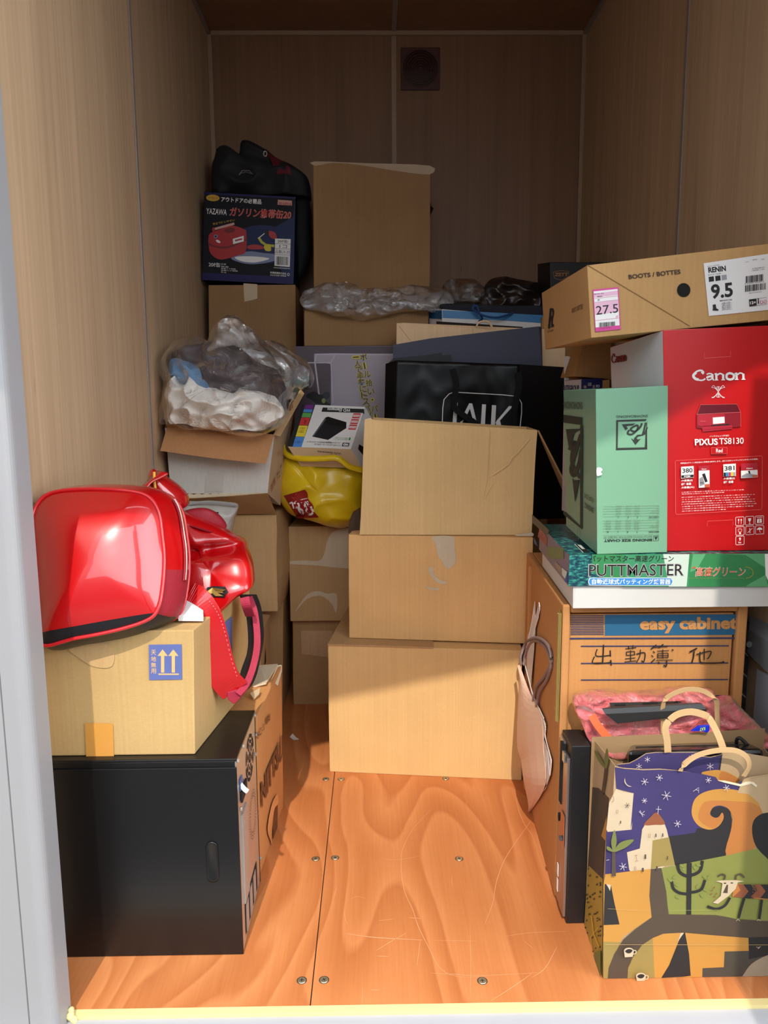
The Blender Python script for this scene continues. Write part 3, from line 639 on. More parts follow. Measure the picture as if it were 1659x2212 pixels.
g = G(); g.slab([at(*q) for q in ((398, 1078, 1.10), (500, 1072, 1.10), (577, 1066, 1.10), (596, 1110, 1.205), (430, 1112, 1.205))], (0, .005, .001), CB2); part('flap', g, t_bu)
c_a, t = box('lower taped carton on the floor behind the centre stack', [(634, 1522, 1.41), (790, 1524, 1.41), (790, 1345, 1.41), (632, 1345, 1.41)], (0, .36, 0), CB2, 0, .325, amp=.003)
p = F(c_a, off=.003); p.poly([(650, 1362), (718, 1362), (718, 1420), (652, 1412)], cardboard('taped kraft', (205, 170, 130), .4)); p.done('tape_strip', t)
c_a2, t = box('carton with torn white tape marks under the yellow plastic bag', [(627, 1336, 1.38), (790, 1342, 1.38), (790, 1138, 1.38), (623, 1136, 1.38)], (.02, .40, 0), CB, .327, .672, amp=.002)
p = F(c_a2, off=.0025); z3 = lambda *P_: [(480+x/4.366, 1060+y/4.366) for x, y in P_]; TR_ = cardboard('tape residue', (214, 196, 168), .5)
p.spoly(z3((635, 665), (780, 655), (910, 660), (960, 600), (1000, 450), (1080, 370), (1300, 370), (1300, 700), (1100, 725), (900, 705), (640, 690)), TR_, 3)
p.spoly(z3((705, 1110), (800, 980), (900, 945), (990, 970), (1080, 975), (1075, 1150), (1030, 1060), (930, 990), (800, 1020), (700, 1130)), TR_, 3); p.done('tape_residue', t)

# centre stack of three
f0, f1 = at(712, 1667, Z=0), at(1127, 1686, Z=0); dn = V((.05, .417, 0))
c_1 = [f0, f1, at(1128, 1401, f1.y), at(708, 1394, f0.y)]; c_1 += [q+dn for q in c_1]; flat(c_1, 0, .399)
t = carton('cardboard_box', 'large plain carton on the floor, bottom of the centre stack', 'box', c_1, CB5, 'three stacked cartons in the centre', amp=.0012)
g = G(); g.slab([c_1[3]+V((.0, -.004, .0)), c_1[3].lerp(c_1[2], .55)+V((0, -.004, 0)), c_1[6].lerp(c_1[7], .5), c_1[7]], (0, 0, .004), CB2); part('flap', g, t)
q0, q1 = at(754, 1378, Z=.404), at(1150, 1391, Z=.404)
c_2 = [q0, q1, at(1152, 1158, q1.y), at(753, 1155, q0.y)]; c_2 += [q+V((.04, .34, 0)) for q in c_2]; flat(c_2, .404, .720)
t2 = t = carton('cardboard_box', 'plain carton with peeled tape patch in the middle of the centre stack', 'box', c_2, cardboard('warm kraft', (232, 184, 124)), 'three stacked cartons in the centre', amp=.0012, seed=3)
p = F(c_2, off=.0022, zoom=(700, 1130, 3.318)); p.spoly([(775, 97), (925, 97), (935, 180), (948, 260), (920, 310), (880, 328), (850, 280), (815, 225), (800, 150)], TR_, 4)
p.spoly([(745, 330), (780, 312), (785, 360), (820, 400), (878, 420), (860, 438), (815, 425), (770, 380)], TR_, 4); p.spoly([(725, 450), (780, 462), (828, 466), (815, 482), (760, 474)], TR_, 4); p.done('tape_residue', t, 'pale torn patch where tape was peeled')
g = G(); g.slab([at(*q) for q in ((1111, 1156, .885), (1148, 1150, .885), (1153, 1153, .885), (1152, 1158, .885), (1120, 1158, .885))], (0, .004, 0), CBE); part('torn_edge', g, t)
g = G(); g.slab([at(*q) for q in ((752, 1152, 1.00), (754, 1125, 1.02), (763, 1105, 1.03), (776, 1097, 1.04), (780, 1152, 1.02))], (.003, .004, 0), plain('dark brown board', (80, 60, 42), .8)); part('flap', g, t, 'dark raised end flap')
q0, q1 = at(777, 1155, Z=.722), at(1148, 1156, Z=.722)
c_3 = [q0, q1, at(1161, 929, q1.y), at(788, 906, q0.y)]; c_3 += [q+V((.02, .24, 0)) for q in c_3]; c_3[0].z = c_3[1].z = c_3[4].z = c_3[5].z = .722
t = carton('cardboard_box', 'open carton with a crumpled front on top of the centre stack', 'box', c_3, cardboard('pale golden kraft', (232, 194, 138)), 'three stacked cartons in the centre', open_top=True, amp=.002, seed=5, bev=0)
p = F(c_3, off=.003, zoom=(800, 680, 3.77)); CR = cardboard('crease shade', (218, 178, 122)); CRL = cardboard('crease highlight', (242, 208, 154))  # creases drawn in colour: a pale highlight with painted shade beside it
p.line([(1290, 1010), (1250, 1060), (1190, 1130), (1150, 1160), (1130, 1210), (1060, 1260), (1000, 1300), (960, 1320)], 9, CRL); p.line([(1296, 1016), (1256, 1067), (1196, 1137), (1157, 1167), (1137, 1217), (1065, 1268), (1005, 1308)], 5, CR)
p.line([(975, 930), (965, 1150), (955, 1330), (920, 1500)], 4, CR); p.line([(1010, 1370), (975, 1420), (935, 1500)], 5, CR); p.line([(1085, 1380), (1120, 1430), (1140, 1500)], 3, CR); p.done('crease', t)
g = G(); g.slab([at(*q) for q in ((1161, 931, .905), (1217, 1040, .93), (1216, 1062, 1.0), (1168, 950, 1.15))], (.003, -.003, .003), CB2); part('flap', g, t, 'side flap hanging open')
g = G(); g.slab([at(*q) for q in ((788, 906, .937), (800, 903, .937), (812, 910, .937), (808, 922, .937), (798, 925, .937), (787, 918, .937))], (0, .004, 0), CBE); part('torn_corner', g, t, 'pale torn corner')

# support carton in the dark behind the stack
c = [V(q) for q in ((.05, 1.318, 0), (.595, 1.318, 0), (.595, 1.318, .70), (.05, 1.318, .70), (.05, 1.74, 0), (.595, 1.74, 0), (.595, 1.74, .70), (.05, 1.74, .70))]
t = carton('cardboard_box', 'dark carton behind the centre stack carrying the paper bags', 'box', c, CBD, n=3)
# white tilted box with flaps
WI = cardboard('white carton print', (214, 210, 204)); 
dvw = at(640, 845, 1.36)-at(592, 942, 1.10)
c_w = corners([(370, 1066, 1.13), (578, 1066, 1.13), (592, 942, 1.10), (356, 925, 1.10)], back=[(372, 1040, 1.36), (606, 1094, 1.36), (641, 848, 1.36), (350, 800, 1.36)])
for v in c_w: v.x = max(v.x, -.652)
c_w[5] = at(606, 1092, 1.30)
t = carton('cardboard_box', 'white carton tilted forward with open flaps beside the left wall', 'box', c_w, WI, open_top=True, side_mats={'right': cardboard('pale kraft side', (206, 180, 150)), 'left': CB2}, bev=0, amp=.002)
g = G(); g.slab([at(*q) for q in ((363, 915, 1.095), (592, 941, 1.095), (574, 1002, 1.03), (460, 990, 1.03), (346, 974, 1.03))], (0, .005, .003), cardboard('flap inside kraft', (180, 130, 88))); part('flap', g, t, 'brown inner side of the front flap')
g = G(); g.slab([at(*q) for q in ((341, 797, 1.22), (350, 800, 1.22), (358, 868, 1.12), (359, 920, 1.10), (352, 880, 1.12))], (.004, 0, 0), CB); part('flap', g, t)
g = G(); g.slab([at(*q) for q in ((648, 842, 1.33), (655, 850, 1.33), (603, 942, 1.10), (592, 940, 1.10))], (.004, 0, 0), CB); part('flap', g, t)
g = G(); ed = [(400+i*9, 1069-(i % 2)*2.5-i*.2) for i in range(20)]; g.slab([at(x, y, 1.125) for x, y in ed]+[at(578, 1072, 1.125), at(400, 1076, 1.125)], (0, .006, 0), CBE); part('corrugated_edge', g, t)
p = F(c_w, 'right', .003); RB = plain('red brown ink', (150, 80, 60), .8)
p.text('小心', (597, 972), (606, 970), (597, 985), RB); p.text('ウェア', (596, 1022), (606, 1000), (597, 1042), BLK, .01); p.text('注意', (582, 1050), (592, 1028), (584, 1064), RB, .01); p.text('天地', (622, 880), (630, 868), (624, 894), RB, .01); p.done('printed_lettering', t)
p = F(c_w, off=.003); p.poly([(448, 1020), (484, 1024), (482, 1062), (443, 1062)], plain('translucent tape', (204, 198, 188), .3)); p.done('tape_strip', t)

# wrapped clothes in a clear bag
CW = plain('white cloth', (240, 234, 226), .85, bump=.4, bscale=30); CBL = plain('blue cloth', (84, 130, 172), .8, bump=.3, bscale=40); CDK = plain('dark plum cloth', (64, 48, 54), .6, bump=.6, bscale=25); TEAL = plain('teal sheet', (14, 118, 104), .35)
def soft(name, label, cat, outline, cen, fr, bk, m, group=None, **k):
    g = puffmesh(outline, cen, fr, bk, m, **k); return single(name, g, label, cat, group, smooth=True), g
soft('folded_shirt', 'crumpled white cloth filling the bottom of the clear clothes bag', 'clothing', [(366, 905, 1.12), (366, 850, 1.12), (380, 815, 1.12), (420, 812, 1.12), (460, 835, 1.12), (520, 842, 1.12), (570, 850, 1.12), (600, 868, 1.12), (612, 895, 1.12), (580, 922, 1.12), (520, 932, 1.12), (440, 922, 1.12), (395, 912, 1.12)], (480, 885, 1.12), .10, .12, CW, amp=.016, freq=13, fold=.10, seed=2, nr=30, na=130)
soft('folded_shirt', 'blue cloth at the left inside the clear clothes bag', 'clothing', [(370, 810, 1.14), (375, 780, 1.14), (400, 775, 1.14), (440, 790, 1.14), (455, 825, 1.14), (450, 845, 1.14), (415, 840, 1.14), (385, 818, 1.14)], (412, 808, 1.14), .08, .08, CBL, amp=.008, freq=14, fold=.03, seed=6, nr=20, na=80)
soft('folded_shirt', 'dark plum cloth at the top inside the clear clothes bag', 'clothing', [(372, 775, 1.20), (390, 748, 1.20), (440, 745, 1.20), (500, 732, 1.20), (560, 745, 1.20), (600, 790, 1.20), (622, 850, 1.20), (612, 890, 1.20), (540, 870, 1.20), (450, 850, 1.20), (400, 820, 1.20)], (500, 805, 1.20), .12, .12, CDK, amp=.015, freq=10, fold=.06, seed=3, nr=26, na=110)
FILM = film('clear plastic film', (214, 206, 200), .07, .09, 1.12, 42)
t = thing('plastic_bag', 'large clear plastic bag of clothes lying in the white open carton', 'bag', at(490, 935, 1.12))
g = puffmesh([(357, 905, 1.14), (357, 840, 1.14), (363, 780, 1.15), (382, 738, 1.17), (430, 729, 1.18), (452, 742, 1.18), (472, 712, 1.18), (490, 684, 1.18), (520, 690, 1.18), (545, 712, 1.18), (575, 742, 1.18), (618, 772, 1.16), (640, 810, 1.15), (622, 860, 1.13), (614, 905, 1.12), (585, 934, 1.10), (540, 944, 1.09), (480, 934, 1.09), (400, 920, 1.10), (370, 915, 1.12)], (490, 830, 1.14), .15, .16, FILM, ps=.8, pc=.55, amp=.014, freq=11, fold=.06, seed=9, nr=34, na=180); part('bag_film', g, t, smooth=True)
WISP = film('bunched film', (205, 198, 198), .3, .14, 1.2, 55)
g = puffmesh([(452, 755, 1.06), (468, 730, 1.08), (472, 705, 1.09), (482, 686, 1.1), (500, 682, 1.1), (520, 695, 1.1), (545, 715, 1.1), (575, 760, 1.08), (600, 800, 1.05), (560, 780, 1.05), (515, 745, 1.06), (480, 748, 1.06)], (510, 735, 1.08), .03, .03, WISP, amp=.012, freq=16, fold=.05, seed=4, nr=20, na=90); part('tied_end', g, t, smooth=True)
t = thing('plastic_bag', 'clear bag over a teal sheet hanging right of the clothes bag', 'bag', at(645, 860, 1.32))
g = puffmesh([(560, 745, 1.36), (590, 738, 1.36), (630, 758, 1.36), (662, 785, 1.36), (678, 815, 1.36), (672, 838, 1.36), (650, 850, 1.36), (625, 890, 1.36), (600, 880, 1.36), (580, 800, 1.36)], (630, 815, 1.36), .05, .05, film('clear plastic film two', (190, 184, 184), .35, .1, 1.4, 30), amp=.01, freq=14, fold=.04, seed=5, nr=20, na=90); part('bag_film', g, t, smooth=True)
g = G(); g.slab([at(*q) for q in ((600, 826, 1.37), (640, 818, 1.37), (676, 812, 1.37), (668, 838, 1.37), (640, 850, 1.37), (622, 905, 1.37), (606, 905, 1.37))], (0, .01, 0), TEAL); part('teal_sheet', g, t, 'teal sheet seen through the film')

# yellow shopping bag and hard drive box
YB_ = plain('yellow polythene', (236, 200, 26), .32, coat=.15, var=.18, bump=.6, bscale=22)
t = thing('shopping_bag', 'yellow plastic shopping bag with dark red logo beside the open centre carton', 'bag', at(690, 1130, 1.34))
g = puffmesh([(608, 985, 1.40), (612, 965, 1.42), (640, 972, 1.40), (700, 985, 1.38), (750, 995, 1.38), (800, 1010, 1.38), (805, 1060, 1.40), (790, 1110, 1.40), (752, 1136, 1.40), (715, 1133, 1.40), (665, 1115, 1.40), (632, 1105, 1.40), (612, 1080, 1.40), (604, 1040, 1.40)], (695, 1050, 1.40), .17, .12, YB_, ps=.85, pc=.6, amp=.008, freq=7, fold=.03, seed=12, nr=34, na=170); part('bag_body', g, t, smooth=True); b = bvh(g)
g = G(); g.ribbon([at(*q) for q in ((612, 962, 1.27), (618, 980, 1.25), (645, 990, 1.22), (690, 991, 1.19), (728, 990, 1.18), (755, 1008, 1.19), (783, 1016, 1.2))], (0, .3, 1), .018, .006, YB_); part('rolled_rim', g, t, smooth=True)
p = Print(at(650, 1090, 1.22), at(660, 1090, 1.22), at(650, 1100, 1.22), .0035, zoom=(600, 860, 7.54)); p.bvh = b
def grid(p, a, b, c, d, n, m, mat, edge=0):
    p.k += 1; P = []
    for i in range(m+1):
        for j in range(n+1):
            u, v = j/n, i/m; x = (a[0]*(1-u)+b[0]*u)*(1-v)+(d[0]*(1-u)+c[0]*u)*v; y = (a[1]*(1-u)+b[1]*u)*(1-v)+(d[1]*(1-u)+c[1]*u)*v
            if edge and j == n: x += edge*math.sin(v*14)
            P.append(p.p(x, y))
    p.g.add(P, [(i*(n+1)+j, i*(n+1)+j+1, (i+1)*(n+1)+j+1, (i+1)*(n+1)+j) for i in range(m) for j in range(n)], mat)
grid(p, (95, 1590), (440, 1492), (655, 1945), (320, 1960), 10, 10, plain('dark red print', (150, 26, 22), .35), 18)
p.line([(395, 1700), (380, 1670), (420, 1640), (470, 1640), (480, 1690), (500, 1740), (540, 1760), (545, 1800), (575, 1840), (550, 1890), (500, 1890), (460, 1860), (470, 1800), (440, 1750), (450, 1700), (440, 1670)], 34, WHT, smooth=True)
p.line([(265, 1720), (300, 1690), (340, 1730), (350, 1790), (400, 1830), (410, 1890), (360, 1850), (330, 1790), (290, 1780)], 30, WHT, smooth=True); p.line([(190, 1720), (230, 1700), (250, 1760), (260, 1800)], 24, WHT, smooth=True); p.done('printed_logo', t, 'dark red patch with white letters')
fr = [at(651, 966, 1.20), at(758, 970, 1.20), at(789, 879, 1.29), at(681, 874, 1.29)]; lf = [at(622, 965, 1.21), at(653, 874, 1.295)]
ddv = at(783, 1012, 1.235)-fr[1]
HB = plain('white printed board', (216, 212, 208), .4, var=.02); cH = [lf[0], fr[1], fr[2], lf[1]]; cH += [q+ddv for q in cH]
me, off = boxmesh(cH, HB, n=2, bev=.0006, side_mats={'bottom': plain('cream board', (214, 186, 148), .5, var=.02), 'left': BLK}); t = thing('hard_drive_box', 'white external hard drive box with colour stripes lying on the yellow bag', 'box', off)
o = bpy.data.objects.new('box_body', me); C.objects.link(o); o.parent = t
p = Print(cH[0], cH[1], cH[3], .0007, zoom=(600, 860, 7.54))
p.poly([(160, 790), (395, 108), (612, 112), (385, 800)], BLK); p.poly([(385, 800), (612, 112), (1425, 145), (1190, 835)], HB)
cm = {'p': (104, 40, 120), 'b': (72, 130, 200), 'g': (88, 158, 74), 'r': (196, 44, 48), 'y': (226, 200, 50)}
for a0, a1, k in ((110, 178, 'p'), (183, 230, 'b'), (240, 312, 'g'), (318, 440, 'r'), (448, 628, 'y'), (632, 796, 'b')):
    e = lambda y: (450-(y-110)*.305, 592-(y-110)*.300); p.poly([(e(a0)[0], a0), (e(a0)[1], a0+4), (e(a1)[1], a1+4), (e(a1)[0], a1)], plain('stripe '+k, cm[k], .4, var=.02))
p.poly([(735, 155), (1405, 180), (1412, 260), (1380, 245), (712, 225)], BLK)
p.text('WD Elements', (1178, 228), (800, 210), (1192, 178), WHT, .015); p.text('2', (462, 418), (420, 416), (475, 370), BLK, .02); p.text('TB', (455, 362), (425, 360), (460, 345), BLK)
p.poly([(560, 628), (775, 320), (820, 305), (1118, 395), (1105, 500), (820, 685)], plain('drive casing print', (26, 26, 30), .3, var=.02)); p.poly([(765, 415), (1115, 500), (1118, 395), (830, 308), (780, 320)], plain('drive casing front', (12, 12, 14), .3)); p.poly([(560, 628), (775, 330), (790, 345), (600, 610)], plain('drive casing rim', (80, 84, 92), .3))
for y in (250, 345, 436):
    x = 1235-(y-250)*.33; p.poly([(x, y), (x+120, y+4), (x+94, y+84), (x-26, y+80)], plain('stripe r', (196, 44, 48), .4)); p.poly([(x, y+22), (x+105, y+26), (x+92, y+62), (x-12, y+58)], HB); p.text('かんたん', (x+88, y+60), (x-8, y+56), (x+96, y+30), MAT['stripe r'], .02)
p.poly([(1060, 730), (1170, 735), (1158, 792), (1042, 788)], BLK); p.text('WD', (1148, 782), (1060, 778), (1160, 745), WHT, .05)
p.text('ハードディスクメーカーが作った', (1020, 790), (590, 770), (1028, 760), BLK, .01); p.text('シンプルで高品質の外付けハードドライブ', (1015, 750), (470, 728), (1022, 722), BLK, .01); p.ell(1172, 668, 14, 26, plain('green leaf print', (40, 130, 60), .4), .3)
p.text('環境にやさしい設計', (1140, 670), (930, 660), (1145, 650), MAT['green leaf print']); p.text('詳細はこちらをご覧ください', (1135, 692), (905, 682), (1138, 675), MAT['green leaf print'])
for y, n_ in ((480, 2), (500, 3), (530, 1), (555, 3), (705, 2), (728, 1)): p.text('対応機種一覧', (450-(y-480)*.33, y+14), (360-(y-480)*.33, y+12), (454-(y-480)*.33, y), BLK)
p.done('printed_artwork', t)
p = Print(cH[4], cH[5], cH[1], .0012, zoom=(600, 860, 7.54)); p.text('WD Elements', (1040, 918), (655, 885), (1030, 885), plain('brown ink', (90, 66, 44), .6), .01); p.done('printed_lettering', t)
p = Print(cH[1], cH[5], cH[2], .0012, zoom=(600, 860, 7.54)); p.poly([(1320, 750), (1400, 800), (1400, 950), (1305, 830)], BLK); p.done('printed_artwork', t)

# ================================================================== BACK ROWS
PUR = plain('lilac printed board', (166, 154, 164), .45, var=.05)
c, t = None, None
c = flat(corners([(636, 1110, 1.55), (868, 1110, 1.55), (858, 749, 1.55), (640, 749, 1.55)], (.0, .42, 0)), .674, 1.305)
t = carton('batting_net_box', 'lilac-grey baseball net box with yellow Japanese lettering behind the clothes bag', 'box', c, PUR, side_mats={'top': plain('plum board', (70, 50, 58), .5), 'left': plain('plum board', (70, 50, 58), .5)}, bodyname='box_body')
p = F(c, off=.001, zoom=(320, 660, 3.318)); PL = plain('plum print', (78, 62, 72), .5); LIL = plain('pale lilac print', (188, 178, 190), .5)
p.poly([(1050, 292), (1790, 292), (1790, 345), (1190, 345), (1190, 1300), (1050, 1300)], PL); p.poly([(1130, 400), (1190, 400), (1310, 420), (1310, 760), (1200, 1300), (1100, 1300)], PL)
p.line([(1225, 640), (1195, 400), (1205, 350), (1340, 348), (1790, 352)], 11, LIL, smooth=False); p.line([(1130, 410), (1310, 410), (1340, 352)], 8, LIL); p.line([(1310, 410), (1325, 700)], 7, LIL)
p.spoly([(1130, 650), (1190, 615), (1235, 640), (1290, 620), (1300, 655), (1270, 680), (1310, 720), (1290, 800), (1230, 820), (1195, 760), (1200, 700)], BLK, 4); p.spoly([(1200, 700), (1180, 760), (1240, 830), (1330, 830), (1310, 750)], plain('uniform print', (60, 60, 70), .5), 4); p.ell(1275, 645, 22, 26, plain('helmet print', (30, 32, 40), .3)); p.ell(1258, 682, 14, 18, plain('glove print', (130, 140, 70), .5))
YT = plain('yellow print', (222, 200, 50), .5, var=.02); YD = plain('dark outline print', (60, 52, 40), .5)
def vert(s, x0, y0, x1, y1, size):
    n = len(s)
    for i, ch in enumerate(s):
        x = x0+(x1-x0)*i/n; y = y0+(y1-y0)*i/n; w_ = size
        if ch == 'ー': q = ((x+w_*.35, y+4), (x+w_*.35+8, y+size-6), (x+w_*.2, y+4)); p.line([q[0], q[1]], 26, YT); p.line([q[0], q[1]], 11, YD); continue
        if ch == '一': p.line([(x, y+size*.5), (x+w_, y+size*.45)], 24, YT); p.line([(x+5, y+size*.5), (x+w_-5, y+size*.45)], 10, YD); continue
        if ch == '・': p.ell(x+w_*.5, y+size*.45, 14, 14, YT); p.ell(x+w_*.5, y+size*.45, 7, 7, YD); continue
        p.text(ch, (x, y), (x+w_, y-2), (x+5, y+size*.92), YT, .05); p.text(ch, (x+3, y+2), (x+w_-3, y+1), (x+8, y+size*.9), YD, .012)
vert('ボール拾い・パートナー不', 1515, 345, 1672, 1080, 54); vert('一人で手軽にトスバッ', 1462, 345, 1560, 800, 54); p.done('printed_artwork', t)
c, t = box('low carton under the clear wrap behind the lilac box', [(657, 746, 1.60), (925, 746, 1.60), (925, 676, 1.60), (657, 664, 1.60)], (0, .44, 0), CBB, 1.309, 1.440, amp=.0015)
c = flat(corners([(678, 640, 1.72), (928, 640, 1.72), (929, 447, 1.72), (677, 441, 1.72)], (0, .33, 0)), 1.443)
t = carton('cardboard_box', 'tall plain carton with its front flap standing up against the back wall', 'box', c, CBB, open_top=True, bev=0, amp=.001)
g = G(); g.slab([c[3], c[2], at(929, 358, 1.72), at(677, 348, 1.72)], (0, .005, 0), CBB); fl = part('flap', g, t)
p = Print(c[3], c[2], at(677, 348, 1.72), .001); p.spoly([(679, 349), (800, 353), (928, 358), (928, 377), (860, 370), (780, 357), (720, 352), (682, 358)], cardboard('taped edge', (190, 165, 138), .4), 3); p.done('tape_strip', fl)
g = G(); g.slab([c[2], c[6], c[6]+V((.02, 0, .10)), c[2]+V((.012, .02, .0))], (.004, 0, 0), CB2); part('flap', g, t)
c_ug, t = box('plain carton under the black fuel can box in the back left corner', [(449, 790, 1.74), (640, 800, 1.74), (638, 617, 1.74), (450, 610, 1.74)], (0, .31, 0), CBB, 1.10, 1.548, amp=.001)
p = F(c_ug, off=.002); p.poly([(526, 612), (556, 614), (556, 645), (546, 648), (528, 652)], TAPE); p.done('tape_strip', t)
c2, t = box('dim carton in the back left corner carrying another carton', [(449, 1100, 1.74), (640, 1100, 1.74), (640, 800, 1.74), (449, 790, 1.74)], (0, .31, 0), CBB, 0, 1.098)
# fuel can box
NAVY = plain('black printed board', (12, 10, 20), .55, var=.02, spec=.25)
c = corners([(436, 604, 1.745), (632, 614, 1.745), (637, 428, 1.745), (441, 413, 1.745)], (.0, .26, 0)); c[0].z = max(c[0].z, 1.55); dz = 1.550-min(c[0].z, c[1].z)
for v in c: v.z += max(0, dz)
t = carton('fuel_can_box', 'black box showing a red fuel can, on the back left carton', 'box', c, NAVY, bodyname='box_body')
p = F(c, off=.001, zoom=(400, 280, 2.9625)); BL1 = plain('night blue print', (28, 40, 82), .5, spec=.3); BL2 = plain('deep blue print', (28, 22, 78), .5, spec=.3); SPR = plain('spray print', (120, 130, 160), .5); RC = plain('fuel can red', (172, 22, 30), .4); RD = plain('fuel can dark red', (110, 14, 20), .4)
p.poly([(110, 915), (695, 945), (692, 990), (108, 962)], BL2); p.poly([(690, 560), (705, 435), (695, 945), (640, 943), (560, 800), (580, 620)], BL1); p.poly([(122, 400), (708, 432), (706, 445), (122, 414)], BL2)
p.ell(490, 735, 200, 125, BL1); p.spoly([(295, 820), (400, 780), (500, 790), (580, 800), (570, 840), (440, 862), (350, 850)], SPR, 4); p.spoly([(320, 815), (440, 812), (540, 826), (450, 850), (360, 842)], WHT, 4)
p.line([(470, 690), (490, 720), (520, 740), (570, 745)], 16, plain('lime print', (190, 180, 50), .5)); p.line([(470, 695), (520, 655), (580, 680)], 5, WHT); p.spoly([(535, 650), (575, 660), (585, 700), (545, 690)], RC, 4); p.spoly([(505, 745), (540, 735), (550, 775), (515, 775)], plain('yellow vest print', (210, 190, 40), .5), 3); p.spoly([(400, 745), (450, 735), (500, 750), (490, 765), (410, 765)], RC, 3); p.ell(522, 662, 14, 20, BLK)
p.spoly([(150, 700), (160, 665), (220, 640), (300, 615), (380, 640), (392, 670), (388, 780), (340, 805), (235, 832), (180, 810), (155, 770)], RC, 4); p.spoly([(152, 725), (200, 745), (280, 745), (388, 700), (388, 712), (280, 758), (205, 758), (154, 740)], RD, 3); p.spoly([(250, 645), (290, 628), (320, 636), (310, 656), (268, 662)], RD, 4); p.ell(196, 684, 13, 12, SPR); p.ell(196, 684, 7, 6, BLK)
p.line([(185, 638), (315, 602)], 15, plain('can handle print', (206, 160, 150), .4)); p.ell(182, 640, 9, 14, RC); p.ell(212, 716, 16, 8, WHT, .5); p.poly([(305, 700), (375, 680), (376, 716), (308, 734)], WHT); p.line([(320, 712), (365, 700)], 10, RC)
p.ell(178, 438, 43, 21, plain('amber print', (206, 160, 40), .5), .05); p.text('オートキャンプ', (150, 428), (208, 432), (148, 448), BLK, .01)
p.text('アウトドアの必需品', (232, 430), (490, 447), (230, 462), WHT, .02); p.text('YAZAWA', (137, 503), (268, 512), (135, 540), WHT, .01); p.text('ガソリン携帯缶20', (284, 496), (680, 518), (282, 555), plain('pink outline print', (200, 150, 140), .5), .03, .1); p.text('ガソリン携帯缶20', (287, 499), (677, 521), (285, 552), plain('orange red print', (206, 48, 32), .4), .012, .1)
p.text('安全で使いやすい', (176, 598), (316, 572), (179, 613), plain('amber print', (206, 160, 40), .5), .01); p.poly([(594, 450), (684, 456), (684, 488), (592, 482)], plain('pale red label', (206, 150, 140), .5)); p.text('消防法適合品', (598, 464), (680, 469), (597, 482), RC, .02)
p.poly([(576, 698), (676, 702), (670, 880), (572, 872)], WHT); p.text('20ℓ缶', (592, 704), (658, 707), (591, 724), BLK, .01); p.line([(574, 730), (675, 734)], 2, BLK); p.text('1コ', (605, 738), (652, 740), (604, 758), BLK); p.line([(573, 762), (674, 766)], 2, BLK); p.text('品番LX-20', (578, 769), (670, 773), (577, 792), BLK); p.line([(572, 800), (672, 804)], 2, BLK); p.bars(582, 812, 662, 866, BLK, 4)
p.text('20ℓ缶', (152, 848), (226, 853), (151, 877), WHT, .01); p.text('LX-20', (230, 856), (262, 858), (230, 866), WHT)
for k, wd in ((0, 50), (1, 95), (2, 108), (3, 34)): p.text('容量二十規格'[:6] if k else '容量', (230, 872+k*12), (230+wd, 875+k*12+wd*.03), (230, 880+k*12), WHT)
p.text('矢澤産業株式会社', (545, 908), (648, 916), (544, 922), WHT, .01); p.text('本社名古屋工場電話', (545, 926), (648, 933), (544, 936), WHT); p.ell(661, 928, 8, 9, WHT); p.ell(661, 928, 5, 6, NAVY); p.text('195X255X340MM', (568, 880), (672, 887), (568, 888), WHT); p.done('printed_artwork', t)
# duffel bag
NYL = plain('black nylon', (22, 22, 25), .75, bump=.4, bscale=60)
t = thing('duffel_bag', 'black duffel bag with dark red panel slumped on the fuel can box', 'bag', at(560, 420, 1.86))
g = puffmesh([(462, 425, 1.87), (459, 370, 1.87), (470, 328, 1.87), (482, 317, 1.87), (498, 322, 1.87), (516, 334, 1.87), (524, 312, 1.87), (536, 306, 1.87), (556, 312, 1.87), (580, 326, 1.87), (610, 350, 1.87), (640, 368, 1.87), (664, 388, 1.87), (672, 415, 1.87), (668, 445, 1.87), (640, 452, 1.87), (560, 440, 1.87), (490, 432, 1.87)], (560, 385, 1.87), .08, .10, NYL, amp=.009, freq=8, fold=.04, seed=2, nr=26, na=130, zmin=1.893); part('bag_body', g, t, smooth=True); b = bvh(g)
g = puffmesh([(636, 440, 1.90), (665, 430, 1.90), (672, 480, 1.90), (668, 560, 1.90), (648, 600, 1.90), (638, 540, 1.90)], (655, 500, 1.90), .05, .05, NYL, amp=.006, freq=9, seed=3); part('hanging_end', g, t, smooth=True)
p = Print(at(600, 350, 1.8), at(610, 350, 1.8), at(600, 360, 1.8), .004, zoom=(400, 280, 2.9625)); p.bvh = b; CRM = plain('crimson nylon', (96, 14, 30), .7)
p.poly([(520, 145), (560, 165), (620, 200), (670, 240), (680, 290), (640, 280), (590, 290), (560, 220)], CRM); p.done('side_panel', t, 'dark crimson panel')
p = Print(at(600, 350, 1.8), at(610, 350, 1.8), at(600, 360, 1.8), .006, zoom=(400, 280, 2.9625)); p.bvh = b; p.line([(345, 290), (365, 262), (410, 262), (430, 285)], 6, plain('grey logo', (120, 118, 120), .5)); p.line([(350, 282), (385, 270), (420, 280)], 4, MAT['grey logo']); p.done('logo', t)
g = G(); a = at(573, 332, 1.775); g.tube([a+V((.006*math.cos(q), 0, .009*math.sin(q))) for q in [2*PI*i/8 for i in range(8)]], .0018, MAT['nickel zip pull'], 6, True); part('zip_pull', g, t)
